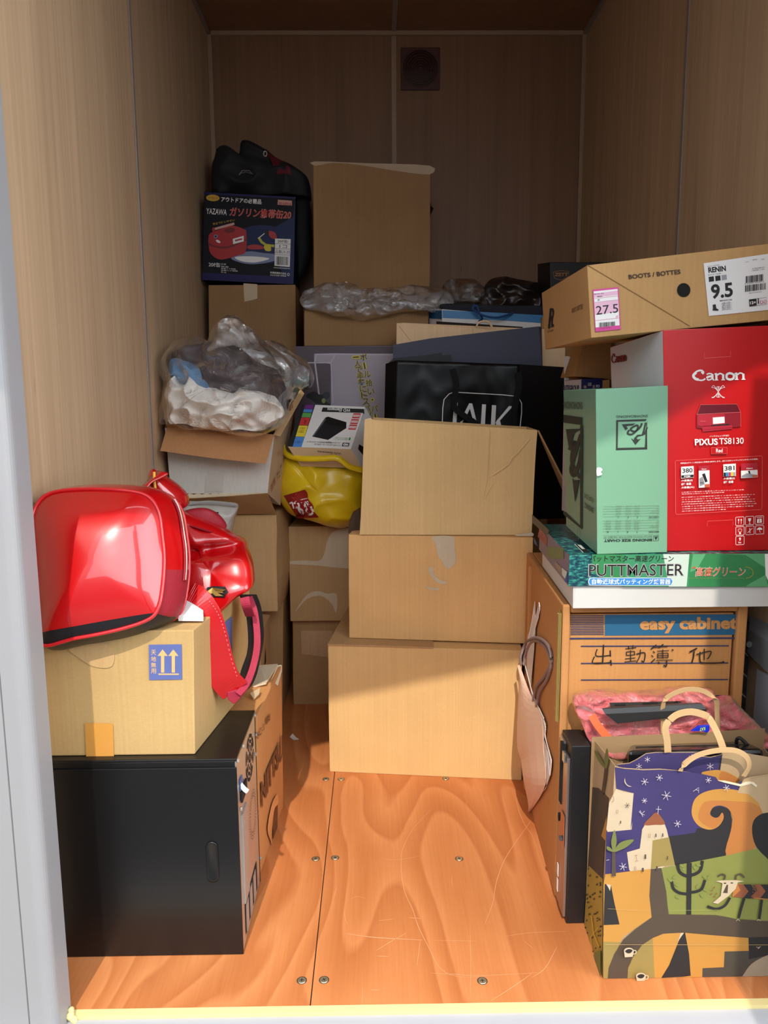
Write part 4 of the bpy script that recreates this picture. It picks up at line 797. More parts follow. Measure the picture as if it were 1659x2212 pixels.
# clear wrap and dark bags at the back
WRAP = film('bubble wrap film', (170, 162, 162), .30, .2, 1.3, 55)
soft('bubble_wrap', 'crumpled clear bubble wrap strip lying on the low carton', 'wrap', [(650, 650, 1.62), (662, 628, 1.63), (690, 616, 1.63), (740, 610, 1.63), (790, 622, 1.63), (860, 620, 1.63), (925, 618, 1.63), (965, 628, 1.62), (980, 650, 1.62), (970, 668, 1.6), (935, 674, 1.58), (880, 672, 1.58), (830, 682, 1.58), (780, 688, 1.58), (710, 678, 1.58), (665, 668, 1.6)], (810, 650, 1.61), .05, .04, WRAP, amp=.010, freq=20, fold=.04, seed=7, nr=26, na=180)
DKP = film('smoke brown film', (70, 55, 48), .5, .2, 1.35, 26)
soft('plastic_bag', 'smoky brown plastic bag behind the blue striped paper bag, left half', 'bag', [(950, 665, 1.74), (952, 630, 1.74), (965, 608, 1.74), (1000, 603, 1.74), (1035, 610, 1.74), (1048, 635, 1.74), (1045, 670, 1.74)], (1000, 640, 1.74), .05, .06, DKP, amp=.01, freq=14, fold=.04, seed=2)
soft('plastic_bag', 'dark brown plastic bag beside the black glove box on the back row', 'bag', [(1035, 668, 1.76), (1040, 630, 1.76), (1062, 604, 1.76), (1100, 601, 1.76), (1150, 612, 1.76), (1178, 622, 1.76), (1190, 650, 1.76), (1185, 680, 1.76), (1100, 680, 1.76)], (1110, 640, 1.76), .07, .07, plain('dark brown polythene', (46, 34, 30), .3, var=.2, bump=.5, bscale=20), amp=.01, freq=12, fold=.04, seed=6, nr=22, na=100)
c, t = box('tall dim carton against the back wall carrying the dark plastic bags', [(945, 1100, 1.85), (1160, 1100, 1.85), (1160, 672, 1.85), (945, 668, 1.85)], (0, .20, 0), CBD, 0)
# paper bags
def sheet(name, root, pts, th, mat, label=None): return plate(name, root, [at(*q) for q in pts], th, mat, label)
BW = plain('blue bag print', (20, 112, 170), .35, var=.03)
t = thing('paper_bag', 'white paper bag with blue top band and twisted blue rope handle', 'bag', at(1050, 760, 1.55))
for nm, q, th in (('front_panel', ((955, 668, 1.52), (1180, 686, 1.52), (1185, 1085, 1.52), (955, 1085, 1.52)), (0, .002, 0)), ('side_panel', ((928, 668, 1.62), (955, 668, 1.52), (955, 1085, 1.52), (928, 1075, 1.62)), (-.0005, .002, 0)), ('back_panel', ((928, 664, 1.64), (1165, 682, 1.64), (1165, 1072, 1.64), (928, 1072, 1.64)), (0, .002, 0))):
    sheet(nm, t, q, th, WHTP)
z2 = (900, 540, 4.879)
p = Print(at(955, 668, 1.52), at(1180, 686, 1.52), at(955, 700, 1.52), .001, zoom=z2); p.poly([(272, 635), (720, 655), (1340, 688), (1340, 772), (900, 742), (272, 716)], BW); p.done('printed_band', t)
p = Print(at(928, 668, 1.62), at(955, 668, 1.52), at(955, 700, 1.52), .001, zoom=z2); p.poly([(132, 638), (268, 636), (268, 730), (132, 720)], plain('dark blue bag print', (12, 88, 136), .35)); p.done('printed_band', t)
ROPE = plain('blue rope', (18, 66, 120), .7, bump=.8, bscale=220)
g = G(); zq = lambda x, y, Y: at(900+x/4.879, 540+y/4.879, Y)
g.tube([zq(655, 755, 1.51), zq(690, 720, 1.50), zq(660, 660, 1.49), zq(640, 600, 1.49), zq(605, 585, 1.49), zq(590, 620, 1.49), zq(620, 645, 1.49), zq(680, 680, 1.48), zq(760, 705, 1.48), zq(850, 712, 1.48), zq(940, 690, 1.49), zq(1015, 665, 1.51)], .0038, ROPE, 8); part('rope_handle', g, t, smooth=True)
JE = plain('folded dark denim', (38, 38, 48), .9, bump=.6, bscale=300)
g = puffmesh([(952, 672, 1.56), (955, 657, 1.56), (1020, 657, 1.56), (1100, 660, 1.56), (1175, 664, 1.56), (1172, 700, 1.56), (1060, 700, 1.56), (955, 690, 1.56)], (1060, 676, 1.56), .025, .03, JE, amp=.003, freq=12, nr=12, na=60, ps=.6, pc=.5); single('folded_jeans', g, 'dark folded denim showing above the blue striped paper bag', 'clothing', smooth=True)
g = G(); q = [(942, 692), (943, 699), (1000, 701), (1060, 704), (1126, 711), (1129, 705), (1090, 702), (1050, 700), (1000, 697), (960, 695)]; g.slab([at(x, y, 1.50) for x, y in q]+[], (0, .006, 0), plain('dark brown fluted board', (44, 30, 24), .9, bump=1, bscale=300)); g2 = g
g = G(); g.slab([at(*q_) for q_ in ((943, 694, 1.5), (1129, 706, 1.5), (1129, 1088, 1.5), (943, 1088, 1.5))], (0, .006, 0), MAT['dark brown fluted board']); single('card_sheet', g, 'dark brown corrugated sheet standing between the blue striped and beige paper bags', 'sheet')
BEI = cardboard('beige bag paper', (244, 208, 166), .75)
t = thing('paper_bag', 'plain beige paper bag standing behind the slate blue bag', 'bag', at(1030, 900, 1.43))
sheet('front_panel', t, ((857, 698, 1.43), (940, 703, 1.43), (1021, 709, 1.43), (1100, 715, 1.43), (1168, 720, 1.43), (1221, 730, 1.43), (1219, 1100, 1.43), (850, 1100, 1.43)), (0, .002, 0), BEI)
sheet('side_panel', t, ((857, 698, 1.43), (868, 697, 1.49), (866, 1092, 1.49), (850, 1100, 1.43)), (.001, .002, 0), BEI); sheet('back_panel', t, ((868, 697, 1.49), (1200, 712, 1.49), (1200, 1092, 1.49), (866, 1092, 1.49)), (0, .002, 0), BEI)
p = Print(at(857, 698, 1.43), at(1168, 715, 1.43), at(857, 800, 1.43), .001, zoom=(800, 680, 3.77)); p.line([(835, 112), (835, 160), (785, 165)], 4, cardboard('beige fold', (196, 156, 116))); p.line([(232, 90), (330, 215)], 4, MAT['beige fold']); p.done('fold_line', t)
g = G(); g.tube([at(*q) for q in ((1029, 707, 1.425), (1033, 698, 1.424), (1043, 694, 1.423), (1055, 696, 1.424), (1063, 706, 1.425))], .0035, BEI, 8); part('handle', g, t, smooth=True)
SLT = plain('slate blue paper', (62, 64, 84), .6, var=.08)
t = thing('paper_bag', 'slate blue paper bag leaning behind the black logo bag', 'bag', at(1010, 900, 1.39))
sheet('front_panel', t, ((849, 745, 1.38), (930, 731, 1.38), (1010, 722, 1.38), (1090, 713, 1.38), (1164, 705, 1.38), (1172, 800, 1.38), (1176, 1108, 1.38), (850, 1108, 1.38)), (0, .002, 0), SLT); sheet('side_panel', t, ((1164, 705, 1.38), (1170, 707, 1.41), (1180, 1104, 1.41), (1176, 1108, 1.38)), (-.001, .002, 0), SLT)
BLB = plain('black bag paper', (10, 10, 11), .4, spec=.35, bump=.35, bscale=9, var=.02)
t = thing('paper_bag', 'small black paper bag peeking over the left edge of the logo bag', 'bag', at(900, 900, 1.35))
sheet('front_panel', t, ((833, 790, 1.345), (848, 776, 1.345), (900, 770, 1.345), (954, 762, 1.345), (955, 768, 1.345), (974, 766, 1.345), (975, 1116, 1.345), (830, 1116, 1.345)), (0, .002, 0), BLB); sheet('back_panel', t, ((848, 774, 1.365), (954, 764, 1.365), (960, 1112, 1.365), (840, 1112, 1.365)), (0, .002, 0), BLB)
t = thing('paper_bag', 'big black glossy paper bag with white angular logo behind the open carton', 'bag', at(1030, 1100, 1.31))
zk = (800, 680, 3.77)
def crump(pts, nx, ny, Y, amp, seed, mat):
    """panel with soft dents between four pixel corners"""
    a, b, c_, d = [at(x, y, Y) for x, y in pts]; vs = []
    for i in range(ny+1):
        for j in range(nx+1):
            u, v = j/nx, i/ny; q = a.lerp(b, u).lerp(d.lerp(c_, u), v); k = min(1, 4*min(u, 1-u)+.2)
            r = noise.noise(V((u*3+seed, v*4, seed))); r2 = noise.noise(V((u*7+seed, v*6+2, 1))); q.y += amp*k*(r+.5*abs(r2)); vs.append(q)
    g = G(); g.add(vs, [(i*(nx+1)+j, i*(nx+1)+j+1, (i+1)*(nx+1)+j+1, (i+1)*(nx+1)+j) for i in range(ny) for j in range(nx)], mat); return g
g = crump([(856, 778), (1122, 787), (1124, 1120), (845, 1120)], 40, 40, 1.30, .014, 4, BLB); fo = part('front_panel', g, t, smooth=True); b = bvh(g); m_ = fo.modifiers.new('paper', 'SOLIDIFY'); m_.thickness = .0012; m_.offset = 1
sheet('side_panel', t, ((1122, 787, 1.30), (1219, 793, 1.33), (1219, 1120, 1.33), (1124, 1120, 1.30)), (0, .002, 0), BLB); sheet('side_panel', t, ((833, 786, 1.34), (856, 778, 1.30), (845, 1120, 1.30), (825, 1120, 1.34)), (.0005, .002, 0), BLB)
p = Print(at(900, 900, 1.3), at(1000, 900, 1.3), at(900, 1000, 1.3), .003, zoom=zk); p.bvh = b
p.line([(583, 950), (590, 760), (600, 690), (640, 645), (670, 633), (720, 632), (900, 642), (1080, 652), (1165, 661), (1210, 680), (1232, 720), (1232, 800), (1215, 950)], 7, WHT)
for q in (((680, 740), (712, 715), (700, 900), (668, 900)), ((765, 800), (805, 720), (830, 722), (868, 880), (840, 870), (810, 765), (790, 810)), ((735, 870), (760, 855), (740, 900), (712, 900)), ((910, 728), (942, 730), (930, 960), (895, 960)), ((990, 735), (1025, 737), (1012, 960), (978, 960)), ((1030, 860), (1130, 742), (1160, 745), (1055, 862), (1085, 960), (1050, 960), (1020, 880))): p.poly(q, WHT)
p.done('printed_logo', t, 'white outlined angular letters')
HF = plain('black ribbon', (8, 8, 10), .9)
g = G(); zz = lambda x, y, Y: at(800+x/3.77, 680+y/3.77, Y)
g.ribbon([zz(668, 440, 1.285), zz(690, 510, 1.28), (zz(700, 580, 1.275)), zz(685, 680, 1.275), zz(690, 760, 1.275), zz(760, 820, 1.275), zz(860, 890, 1.275), zz(900, 960, 1.275)], [(1, 0, 0), (1, 0, 0), (1, 0, .1), (1, 0, .8), (.5, 0, 1)], .020, .002, HF); part('handle', g, t)
g = G(); g.ribbon([zz(1197, 470, 1.29), zz(1212, 520, 1.285), zz(1208, 600, 1.28), zz(1190, 680, 1.28), zz(1170, 780, 1.28), zz(1120, 960, 1.28)], (1, 0, 0), .021, .002, HF); part('handle', g, t)
# ================================================================== RIGHT: easy cabinet, flat boxes, printer box, boot box
CABM = cardboard('cabinet kraft', (196, 138, 84)); CABD = cardboard('cabinet drawer kraft', (198, 140, 84)); TEALB = plain('teal blue ink', (30, 92, 128), .7); NAV = plain('navy ink', (44, 50, 92), .75)
a0, a1 = .399, .797; yf, yb = .302, .86; H = .680; sk = .030
def cx(x, y): return x+sk*(y-yf)/.5
cC = [V((cx(a0, yf), yf, 0)), V((cx(a1, yf), yf, 0)), V((cx(a1, yf), yf, H)), V((cx(a0, yf), yf, H)), V((cx(a0, yb), yb, 0)), V((cx(a1, yb), yb, 0)), V((cx(a1, yb), yb, H)), V((cx(a0, yb), yb, H))]
t = thing('file_cabinet', 'tall cardboard file cabinet with blue striped drawer, handwritten with four characters', 'cabinet', ((a0+a1)/2, .55, 0))
g = G(); fr_ = .017
L0 = lambda c, u, w: c[0].lerp(c[1], u).lerp(c[3].lerp(c[2], u), w)
def wall(u0, u1, z0, z1):
    P_ = [V((cx(a0+(a1-a0)*u0, yf), yf, z0)), V((cx(a0+(a1-a0)*u1, yf), yf, z0)), V((cx(a0+(a1-a0)*u1, yf), yf, z1)), V((cx(a0+(a1-a0)*u0, yf), yf, z1))]
    return P_+[p+V((sk*(yb-yf)/.5, yb-yf, 0)) for p in P_]
k = fr_/(a1-a0)
for q in ((0, k, 0, H), (1-k*1.25, 1, 0, H), (k, 1-k*1.25, H-fr_*1.05, H), (k, 1-k*1.25, 0, .012)): g.hexa(wall(*q), CABM)
P_ = wall(k, 1-k*1.25, .012, H-fr_); g.hexa([p+V((0, .45, 0)) for p in P_[:4]]+[p-V((0, .001, 0)) for p in P_[4:]], CABM)
part('cabinet_shell', g, t, bevel=.004)
dz0 = H-fr_*1.05-.006; P_ = wall(k*1.15, 1-k*1.5, .02, dz0); dr = [p+V((0, .012, 0)) for p in P_[:4]]+[p+V((sk*.8, .40, 0)) for p in P_[:4]]
g = G(); g.hexa(dr, CABD); d = part('drawer', g, t, bevel=.001)
p = F(dr, off=.001, zoom=(1100, 1280, 2.968))
p.poly([(612, 142), (1478, 138), (1474, 270), (612, 275)], TEALB); 
for i in range(12): y = 148+i*10.8; p.line([(392, y), (605, y-.5)], 5.2, NAV)
p.text('easy cabinet', (836, 158), (1462, 152), (836, 262), CABD, .045); p.line([(388, 293), (1472, 290)], 10, NAV)
for y, x1 in ((342, 1405), (452, 1402), (558, 1400), (662, 1398)): p.line([(458, y), (x1, y-3)], 7, NAV)
# brush writing
B = lambda w, *q: p.line(q, w, BLK, smooth=len(q) > 2)
B(9, (603, 333), (600, 400), (597, 445)); B(7, (562, 360), (558, 405), (648, 400)); B(8, (645, 368), (648, 408)); B(7, (545, 408), (538, 452), (655, 445)); B(9, (648, 430), (652, 465)); B(7, (535, 450), (600, 448))
for a_, b_ in (((742, 358), (812, 350)), ((748, 378), (800, 374)), ((748, 400), (800, 396)), ((740, 422), (806, 416)), ((736, 442), (812, 434))): B(5, a_, b_)
B(6, (762, 338), (764, 362)); B(6, (790, 334), (790, 360)); B(6, (748, 378), (750, 402)); B(6, (800, 374), (802, 398)); B(6, (775, 365), (776, 440)); B(7, (812, 392), (866, 384), (860, 440), (845, 432)); B(6, (838, 362), (834, 405), (812, 446))
B(8, (940, 332), (905, 360)); B(6, (925, 348), (960, 346)); B(8, (985, 328), (955, 352)); B(6, (970, 344), (1012, 342)); B(6, (918, 372), (930, 384)); B(6, (908, 398), (920, 410)); B(7, (905, 446), (932, 420))
for a_, b_ in (((945, 372), (1020, 368)), ((948, 388), (1014, 385)), ((948, 402), (1014, 400)), ((948, 416), (1014, 413)), ((935, 432), (1045, 428))): B(5, a_, b_)
B(6, (980, 360), (981, 418)); B(6, (948, 386), (948, 416)); B(6, (1014, 384), (1014, 414)); B(8, (1005, 432), (1002, 468), (985, 460)); B(6, (950, 440), (962, 452)); B(8, (1038, 360), (1048, 368))
B(9, (1200, 352), (1150, 378)); B(9, (1180, 372), (1176, 410), (1165, 446)); B(7, (1195, 392), (1285, 372), (1275, 410), (1262, 420)); B(7, (1245, 355), (1245, 428)); B(8, (1218, 375), (1218, 430), (1240, 446), (1345, 446), (1370, 438)); B(8, (1362, 436), (1372, 442))
p.done('printed_front', d)
g = G(); BR = plain('brass edge strip', (190, 168, 100), .4, metal=.7)
u = lambda y, z, o=0: V((cx(a0, y)-.0015-o, y, z))
g.slab([u(yf+.004, .415), u(yf+.028, .415), u(yf+.028, H-.018), u(yf+.004, H-.018)], (-.002, 0, 0), BR); g.tube([u(yf+.012, .415, .003), u(yf+.012, H-.02, .003)], .003, BR, 8, smooth=False); part('metal_edge_strip', g, t)
for zz in (.44, .5, .56, .62, .655):
    g = G(); c_ = u(yf+.023, zz, .004); vs = [c_+V((-d, .003*math.cos(q), .003*math.sin(q))) for d in (0, .0015) for q in [PI/4*i for i in range(8)]]; g.add(vs, [(i, (i+1) % 8, 8+(i+1) % 8, 8+i) for i in range(8)]+[[8+i for i in range(8)]], BR); part('rivet', g, t)
WBX = plain('white box board', (206, 202, 196), .5, var=.03)
def leftdv(fx, fy, bx, by, z, Yf): a = at(fx, fy, Yf); b = at(bx, by, X=a.x+.01); return V((.012, b.y-Yf, 0))
c_wf = corners([(1238, 1300, .268), (1659, 1302, .268), (1659, 1264, .268), (1238, 1263, .268)], (.024, .40, 0)); flat(c_wf, .6925, .731); c_wf[1].x = c_wf[2].x = .824; c_wf[5].x = c_wf[6].x = .850
c_wf[0].z = c_wf[1].z = .6905
for i in (0, 1, 4, 5): c_wf[i].z = .6825
t = carton('flat_box', 'flat white box lying on the cardboard file cabinet', 'box', c_wf, WBX, n=2, bev=.001, bodyname='box_body')
p = F(c_wf, off=.0008, zoom=(1150, 800, 3.26)); p.line([(300, 1520), (292, 1632)], 1.5, plain('grey seam', (180, 176, 170), .6)); p.done('seam', t)
# putting game
n = N('turf photo print'); n.b.inputs['Roughness'].default_value = .35; v = n.noise(n.coord((60, 60, 160)), 1.4, 5, .7); n.base(n.ramp(v, [(.38, (18, 38, 66)), (.5, (20, 78, 84)), (.62, (60, 150, 130)), (.75, (130, 190, 170))])); TURF = n.m
GRN = plain('green turf print', (52, 132, 78), .4, var=.2)
c_pm = corners([(1228, 1266, .262), (1659, 1266, .262), (1659, 1197, .262), (1230, 1198, .262)], (.022, .385, 0)); flat(c_pm, .7315, .797); c_pm[1].x = c_pm[2].x = .822; c_pm[5].x = c_pm[6].x = .845
PSD = plain('plum grey print', (120, 108, 128), .45, var=.1)
t = carton('putting_game_box', 'flat green putting trainer box under the printer box', 'box', c_pm, TURF, n=2, bev=.001, side_mats={'left': PSD}, bodyname='box_body')
p = F(c_pm, off=.0006, zoom=(1150, 800, 3.26)); LG = plain('pale green print', (92, 164, 112), .4); WG = plain('pale print', (200, 214, 200), .4)
p.poly([(420, 1296), (1659, 1290), (1659, 1524), (640, 1522), (420, 1420)], GRN); p.poly([(650, 1296), (1100, 1294), (1100, 1522), (650, 1522)], plain('teal green print', (60, 140, 96), .4)); p.poly([(920, 1294), (1105, 1294), (1085, 1522), (960, 1522)], WG)
p.poly([(1130, 1294), (1220, 1292), (1160, 1400), (1110, 1420)], LG); p.poly([(1330, 1292), (1660, 1290), (1655, 1400), (1500, 1300)], LG); p.poly([(1530, 1500), (1640, 1440), (1660, 1522), (1500, 1522)], LG); p.poly([(1635, 1292), (1659, 1292), (1659, 1480), (1640, 1440)], WHT)
p.text('パットマスター高速グリーン', (400, 1302), (995, 1302), (400, 1348), BLK, .015, .1)
p.text('PUTTMASTER', (392, 1362), (1070, 1358), (392, 1454), plain('silver outline', (168, 170, 168), .4), .028); p.text('PUTTMASTER', (398, 1368), (1062, 1364), (398, 1448), plain('puttmaster black', (30, 12, 12), .5), 0)
p.spoly([(392, 1486), (404, 1464), (440, 1459), (940, 1459), (975, 1464), (990, 1486), (975, 1510), (940, 1514), (440, 1514), (402, 1508)], WHT, 4); p.spoly([(397, 1486), (408, 1467), (440, 1463), (940, 1463), (972, 1467), (985, 1486), (972, 1507), (940, 1511), (440, 1511), (406, 1505)], plain('bright blue print', (58, 134, 206), .4), 4)
p.text('自動返球式パッティング練習器', (418, 1468), (972, 1468), (418, 1506), WHT, .015)
p.text('高速グリーン', (1145, 1382), (1500, 1382), (1145, 1452), WG, .03, .15); p.text('高速グリーン', (1148, 1385), (1496, 1385), (1148, 1449), plain('orange print', (206, 92, 62), .4), .012, .15); p.ell(1140, 1388, 8, 8, MAT['orange print']); p.ell(1125, 1390, 5, 5, MAT['orange print'])
for i in range(40):
    a = -PI/2+PI*i/39
    p.ell(1500+50*math.cos(a), 1422+38*math.sin(a), 2, 2, MAT['amber print'], n=6)
for i in range(30): p.ell(1100+i*13, 1460, 1.8, 1.8, MAT['amber print'], n=6)
p.done('printed_front', t)
p = F(c_pm, 'left', .0008, zoom=(1150, 1040, 7.9)); p.poly([(0, 560), (290, 830), (270, 910), (220, 900), (0, 700)], plain('dark turf', (34, 38, 52), .4)); p.poly([(260, 1120), (540, 1130), (545, 1320), (310, 1320), (240, 1250)], plain('olive print', (110, 122, 78), .5)); p.poly([(100, 930), (130, 800), (260, 960), (245, 1110)], plain('dull red print', (150, 70, 66), .5)); p.line([(100, 940), (130, 800), (262, 965), (245, 1112), (100, 940)], 4, plain('pink line', (200, 120, 110), .5))
p.text('練習', (140, 820), (225, 910), (125, 880), MAT['pink line'], .03); p.poly([(395, 1355), (505, 1470), (505, 1590), (395, 1430)], plain('tan print', (150, 130, 110), .5)); p.poly([(512, 1470), (605, 1545), (600, 1698), (512, 1590)], WG); p.poly([(560, 1690), (610, 1520), (615, 1745), (560, 1700)], BLUEP); p.poly([(30, 950), (60, 1000), (100, 1110), (40, 1060)], BLUEP); p.done('printed_side', t)
p = F(c_pm, 'top', .0008, zoom=(1150, 1040, 7.9)); p.poly([(720, 1078), (840, 1090), (985, 1218), (868, 1222)], BLK); p.poly([(770, 1090), (830, 1092), (900, 1160), (850, 1160)], WG); p.line([(722, 1076), (870, 1222)], 6, WHT); p.done('printed_top', t)

# printer box
CR_ = plain('glossy red board', (190, 8, 16), .38, coat=.15, var=.02); CGY = plain('white printer box side', (206, 202, 206), .5, var=.03)
c_cn = corners([(1441, 1196, .29), (1659, 1192, .29), (1657, 701, .29), (1432, 713, .29)], (-.012, .34, 0)); flat(c_cn, .798, None); zt = c_cn[3].z
for i, dx in ((1, 0), (2, 0)): c_cn[i].x = max(c_cn[i].x, .845)
for i in (1, 2): c_cn[i+4].x = c_cn[i].x-.012
for i in (6, 7): c_cn[i].z = zt-.004
bt = at(1318, 750, X=c_cn[3].x-.012); c_cn[7] = V((c_cn[3].x-.012, bt.y, bt.z)); dyy = bt.y-.29
for i in (4, 5, 6): c_cn[i].y = bt.y
t = carton('printer_box', 'large red inkjet printer box standing on the putting trainer box', 'box', c_cn, CR_, n=2, bev=.0012, side_mats={'left': CGY, 'top': plain('maroon worn board', (120, 60, 60), .6)}, bodyname='box_body')
p = F(c_cn, off=.0006, zoom=(1150, 800, 3.26)); W = WHT
p.line([(1210, -120), (1210, -85), (1396, -98), (1394, -135)], 3, plain('pale red line', (226, 110, 105), .4)); 
# brand lettering with thick curved strokes
def serif(p, z, x, y, w, h, dy, m, k=1.0):
    """the word in thick swelling strokes; x,y = lower left, dy = rise across"""
    q = lambda a, b: (x+a/.90*w, y-b*h+dy*a/.90)
    def S(w_, *pts): p.line([q(*c) for c in pts], w_*h*k*1.3, m, smooth=len(pts) > 2)
    S(.20, (.0600, .83), (.020, .62), (.015, .42), (.05, .20), (.10, .12)); S(.13, (.05, .86), (.10, .99), (.15, 1.0), (.17, .93)); S(.22, (.165, .92), (.17, .80), (.155, .70)); S(.11, (.08, .12), (.14, .04), (.19, .10), (.21, .22))
    S(.10, (.235, .60), (.27, .68), (.31, .66), (.33, .58)); S(.17, (.33, .62), (.332, .10)); S(.16, (.24, .22), (.25, .34), (.29, .40), (.33, .42)); S(.10, (.24, .16), (.27, .05), (.33, .18)); S(.12, (.335, .06), (.36, .08))
    for o in (.395, .735): S(.17, (o, .66), (o+.005, .04)); S(.10, (o-.03, .62), (o+.01, .66)); S(.11, (o+.02, .50), (o+.06, .66), (o+.11, .56)); S(.17, (o+.115, .58), (o+.118, .04)); S(.07, (o-.03, .03), (o+.035, .03)); S(.07, (o+.085, .03), (o+.15, .03))
    S(.17, (.565, .35), (.575, .55), (.62, .0+.66), (.67, .58)); S(.17, (.69, .36), (.68, .14), (.63, .05), (.58, .12)); S(.17, (.565, .38), (.572, .18), (.60, .08)); S(.17, (.66, .60), (.69, .48), (.692, .34))
serif(p, None, 1128, 75, 375, 72, -10, W, 1.0)
RBN = W
for s_ in (1, -1):
    f = lambda a, b: (1305+s_*a, 152+b)
    p.line([f(-44, -36), f(-30, -44), f(-10, -14), f(0, 0), f(12, 16), f(32, 40), f(44, 36)], 3.2, W, smooth=True); p.line([f(-48, -32), f(-20, -24), f(0, 0), f(22, 28), f(46, 42)], 3.2, W, smooth=True)
    p.line([f(-4, -14), f(-14, -30), f(-2, -38), f(4, -24), f(-2, -6)], 2.5, W, smooth=True); p.line([f(-4, 14), f(-14, 30), f(-2, 38), f(4, 24), f(-2, 6)], 2.5, W, smooth=True)
M1 = plain('maroon printer print', (138, 30, 44), .3, var=.02); M2 = plain('dark maroon print', (96, 20, 34), .3, var=.02); M3 = plain('bright maroon print', (176, 40, 56), .3, var=.02)
p.poly([(1180, 242), (1435, 236), (1462, 296), (1152, 310)], M2); p.poly([(1152, 310), (1462, 294), (1462, 396), (1400, 402), (1398, 382), (1195, 392), (1192, 410), (1152, 404)], M1); p.poly([(1160, 314), (1350, 306), (1352, 382), (1192, 392), (1160, 385)], M3); p.poly([(1266, 332), (1348, 326), (1350, 370), (1268, 378)], WHT); p.poly([(1190, 396), (1402, 384), (1404, 412), (1194, 432)], M3); p.line([(1152, 310), (1462, 294)], 2.5, MAT['pale red line']); p.poly([(1256, 384), (1384, 376), (1384, 386), (1256, 394)], BLK)
p.line([(1194, 418), (1400, 402)], 1.5, M2); p.line([(1154, 312), (1180, 242), (1435, 237), (1462, 296), (1463, 396)], 2, MAT['pale red line']); serif(p, None, 1180, 362, 34, 8, -1, MAT['pale red line'])
p.text('インクジェット複合機', (1240, 458), (1378, 452), (1240, 470), W, .02); p.text('PIXUS', (1136, 482), (1298, 478), (1138, 528), W, .03); p.text('TS8130', (1308, 476), (1480, 472), (1308, 520), W, .012)
p.poly([(1252, 542), (1364, 540), (1364, 586), (1252, 588)], MAT['pale red line']); p.poly([(1254, 544), (1362, 542), (1362, 584), (1254, 586)], CR_); p.text('Red', (1286, 550), (1332, 549), (1286, 578), W, .02)
p.line([(1000, 640), (1006, 634), (1606, 601), (1610, 608), (1608, 970), (1600, 978), (1010, 1012), (1003, 1005)], 2.5, MAT['pale red line'], closed=True); p.text('同梱品はキヤノン純正品のご使用をお勧めします。(本体にはセットアップインクタンクが同梱)', (1036, 648), (1578, 618), (1036, 660), W, .02)
p.poly([(1040, 678), (1128, 672), (1130, 752), (1040, 760)], W); p.text('380', (1048, 690), (1120, 685), (1049, 722), BLK, .02); p.poly([(1042, 738), (1128, 732), (1129, 750), (1042, 757)], BLK); p.text('PGBK', (1062, 740), (1108, 737), (1062, 753), W, .02)
p.poly([(1336, 660), (1424, 655), (1425, 742), (1337, 746)], W); p.text('381', (1344, 674), (1414, 669), (1345, 706), BLK, .02)
for i, c_ in enumerate(((30, 30, 34), (40, 140, 200), (200, 50, 120), (230, 200, 40), (170, 170, 170))): p.rect(1338+i*17, 718-i, 1354+i*17, 745-i, plain('ink swatch %d' % i, c_, .4))
for i, s_ in enumerate(('小容量(S)', '標準容量', '大容量(XL)')): e = (80, 70, 92)[i]; p.text(s_, (1040, 768+i*24), (1040+e, 763+i*24), (1040, 785+i*24), W, .03)
for i, s_ in enumerate(('小容量(S)', '標準容量')): p.text(s_, (1336, 754+i*24), (1336+(80, 70)[i], 749+i*24), (1336, 771+i*24), W, .03)
p.poly([(1162, 672), (1236, 668), (1237, 702), (1162, 705)], M3); p.poly([(1162, 705), (1238, 701), (1239, 820), (1163, 825)], W); p.poly([(1185, 730), (1205, 722), (1225, 780), (1208, 788)], BLK); p.poly([(1166, 760), (1190, 745), (1205, 800), (1170, 815)], plain('grey print', (150, 150, 155), .4)); p.poly([(1204, 800), (1238, 798), (1238, 820), (1204, 822)], MAT['orange print']); p.text('Canon', (1182, 690), (1216, 688), (1182, 698), W, .03); p.text('380', (1170, 784), (1196, 782), (1170, 797), BLK)
p.poly([(1458, 655), (1572, 648), (1574, 700), (1458, 705)], M3); p.poly([(1458, 705), (1574, 698), (1576, 750), (1459, 757)], W); p.poly([(1508, 705), (1520, 704), (1530, 745), (1518, 748)], BLK); p.poly([(1462, 740), (1500, 722), (1574, 735), (1574, 748), (1462, 755)], MAT['grey print']); p.text('Canon', (1496, 684), (1540, 681), (1496, 694), W, .03); p.poly([(1540, 735), (1574, 733), (1574, 748), (1540, 750)], MAT['orange print'])
p.lines((1040, 850), (1514, 830), (1042, 876), 2, W, 3, .5); p.lines((1040, 885), (1575, 862), (1044, 998), 7, W, 5, .42)
p.line([(1220, 1095), (1224, 1058), (1400, 1048), (1402, 1085)], 2, MAT['pale red line'])
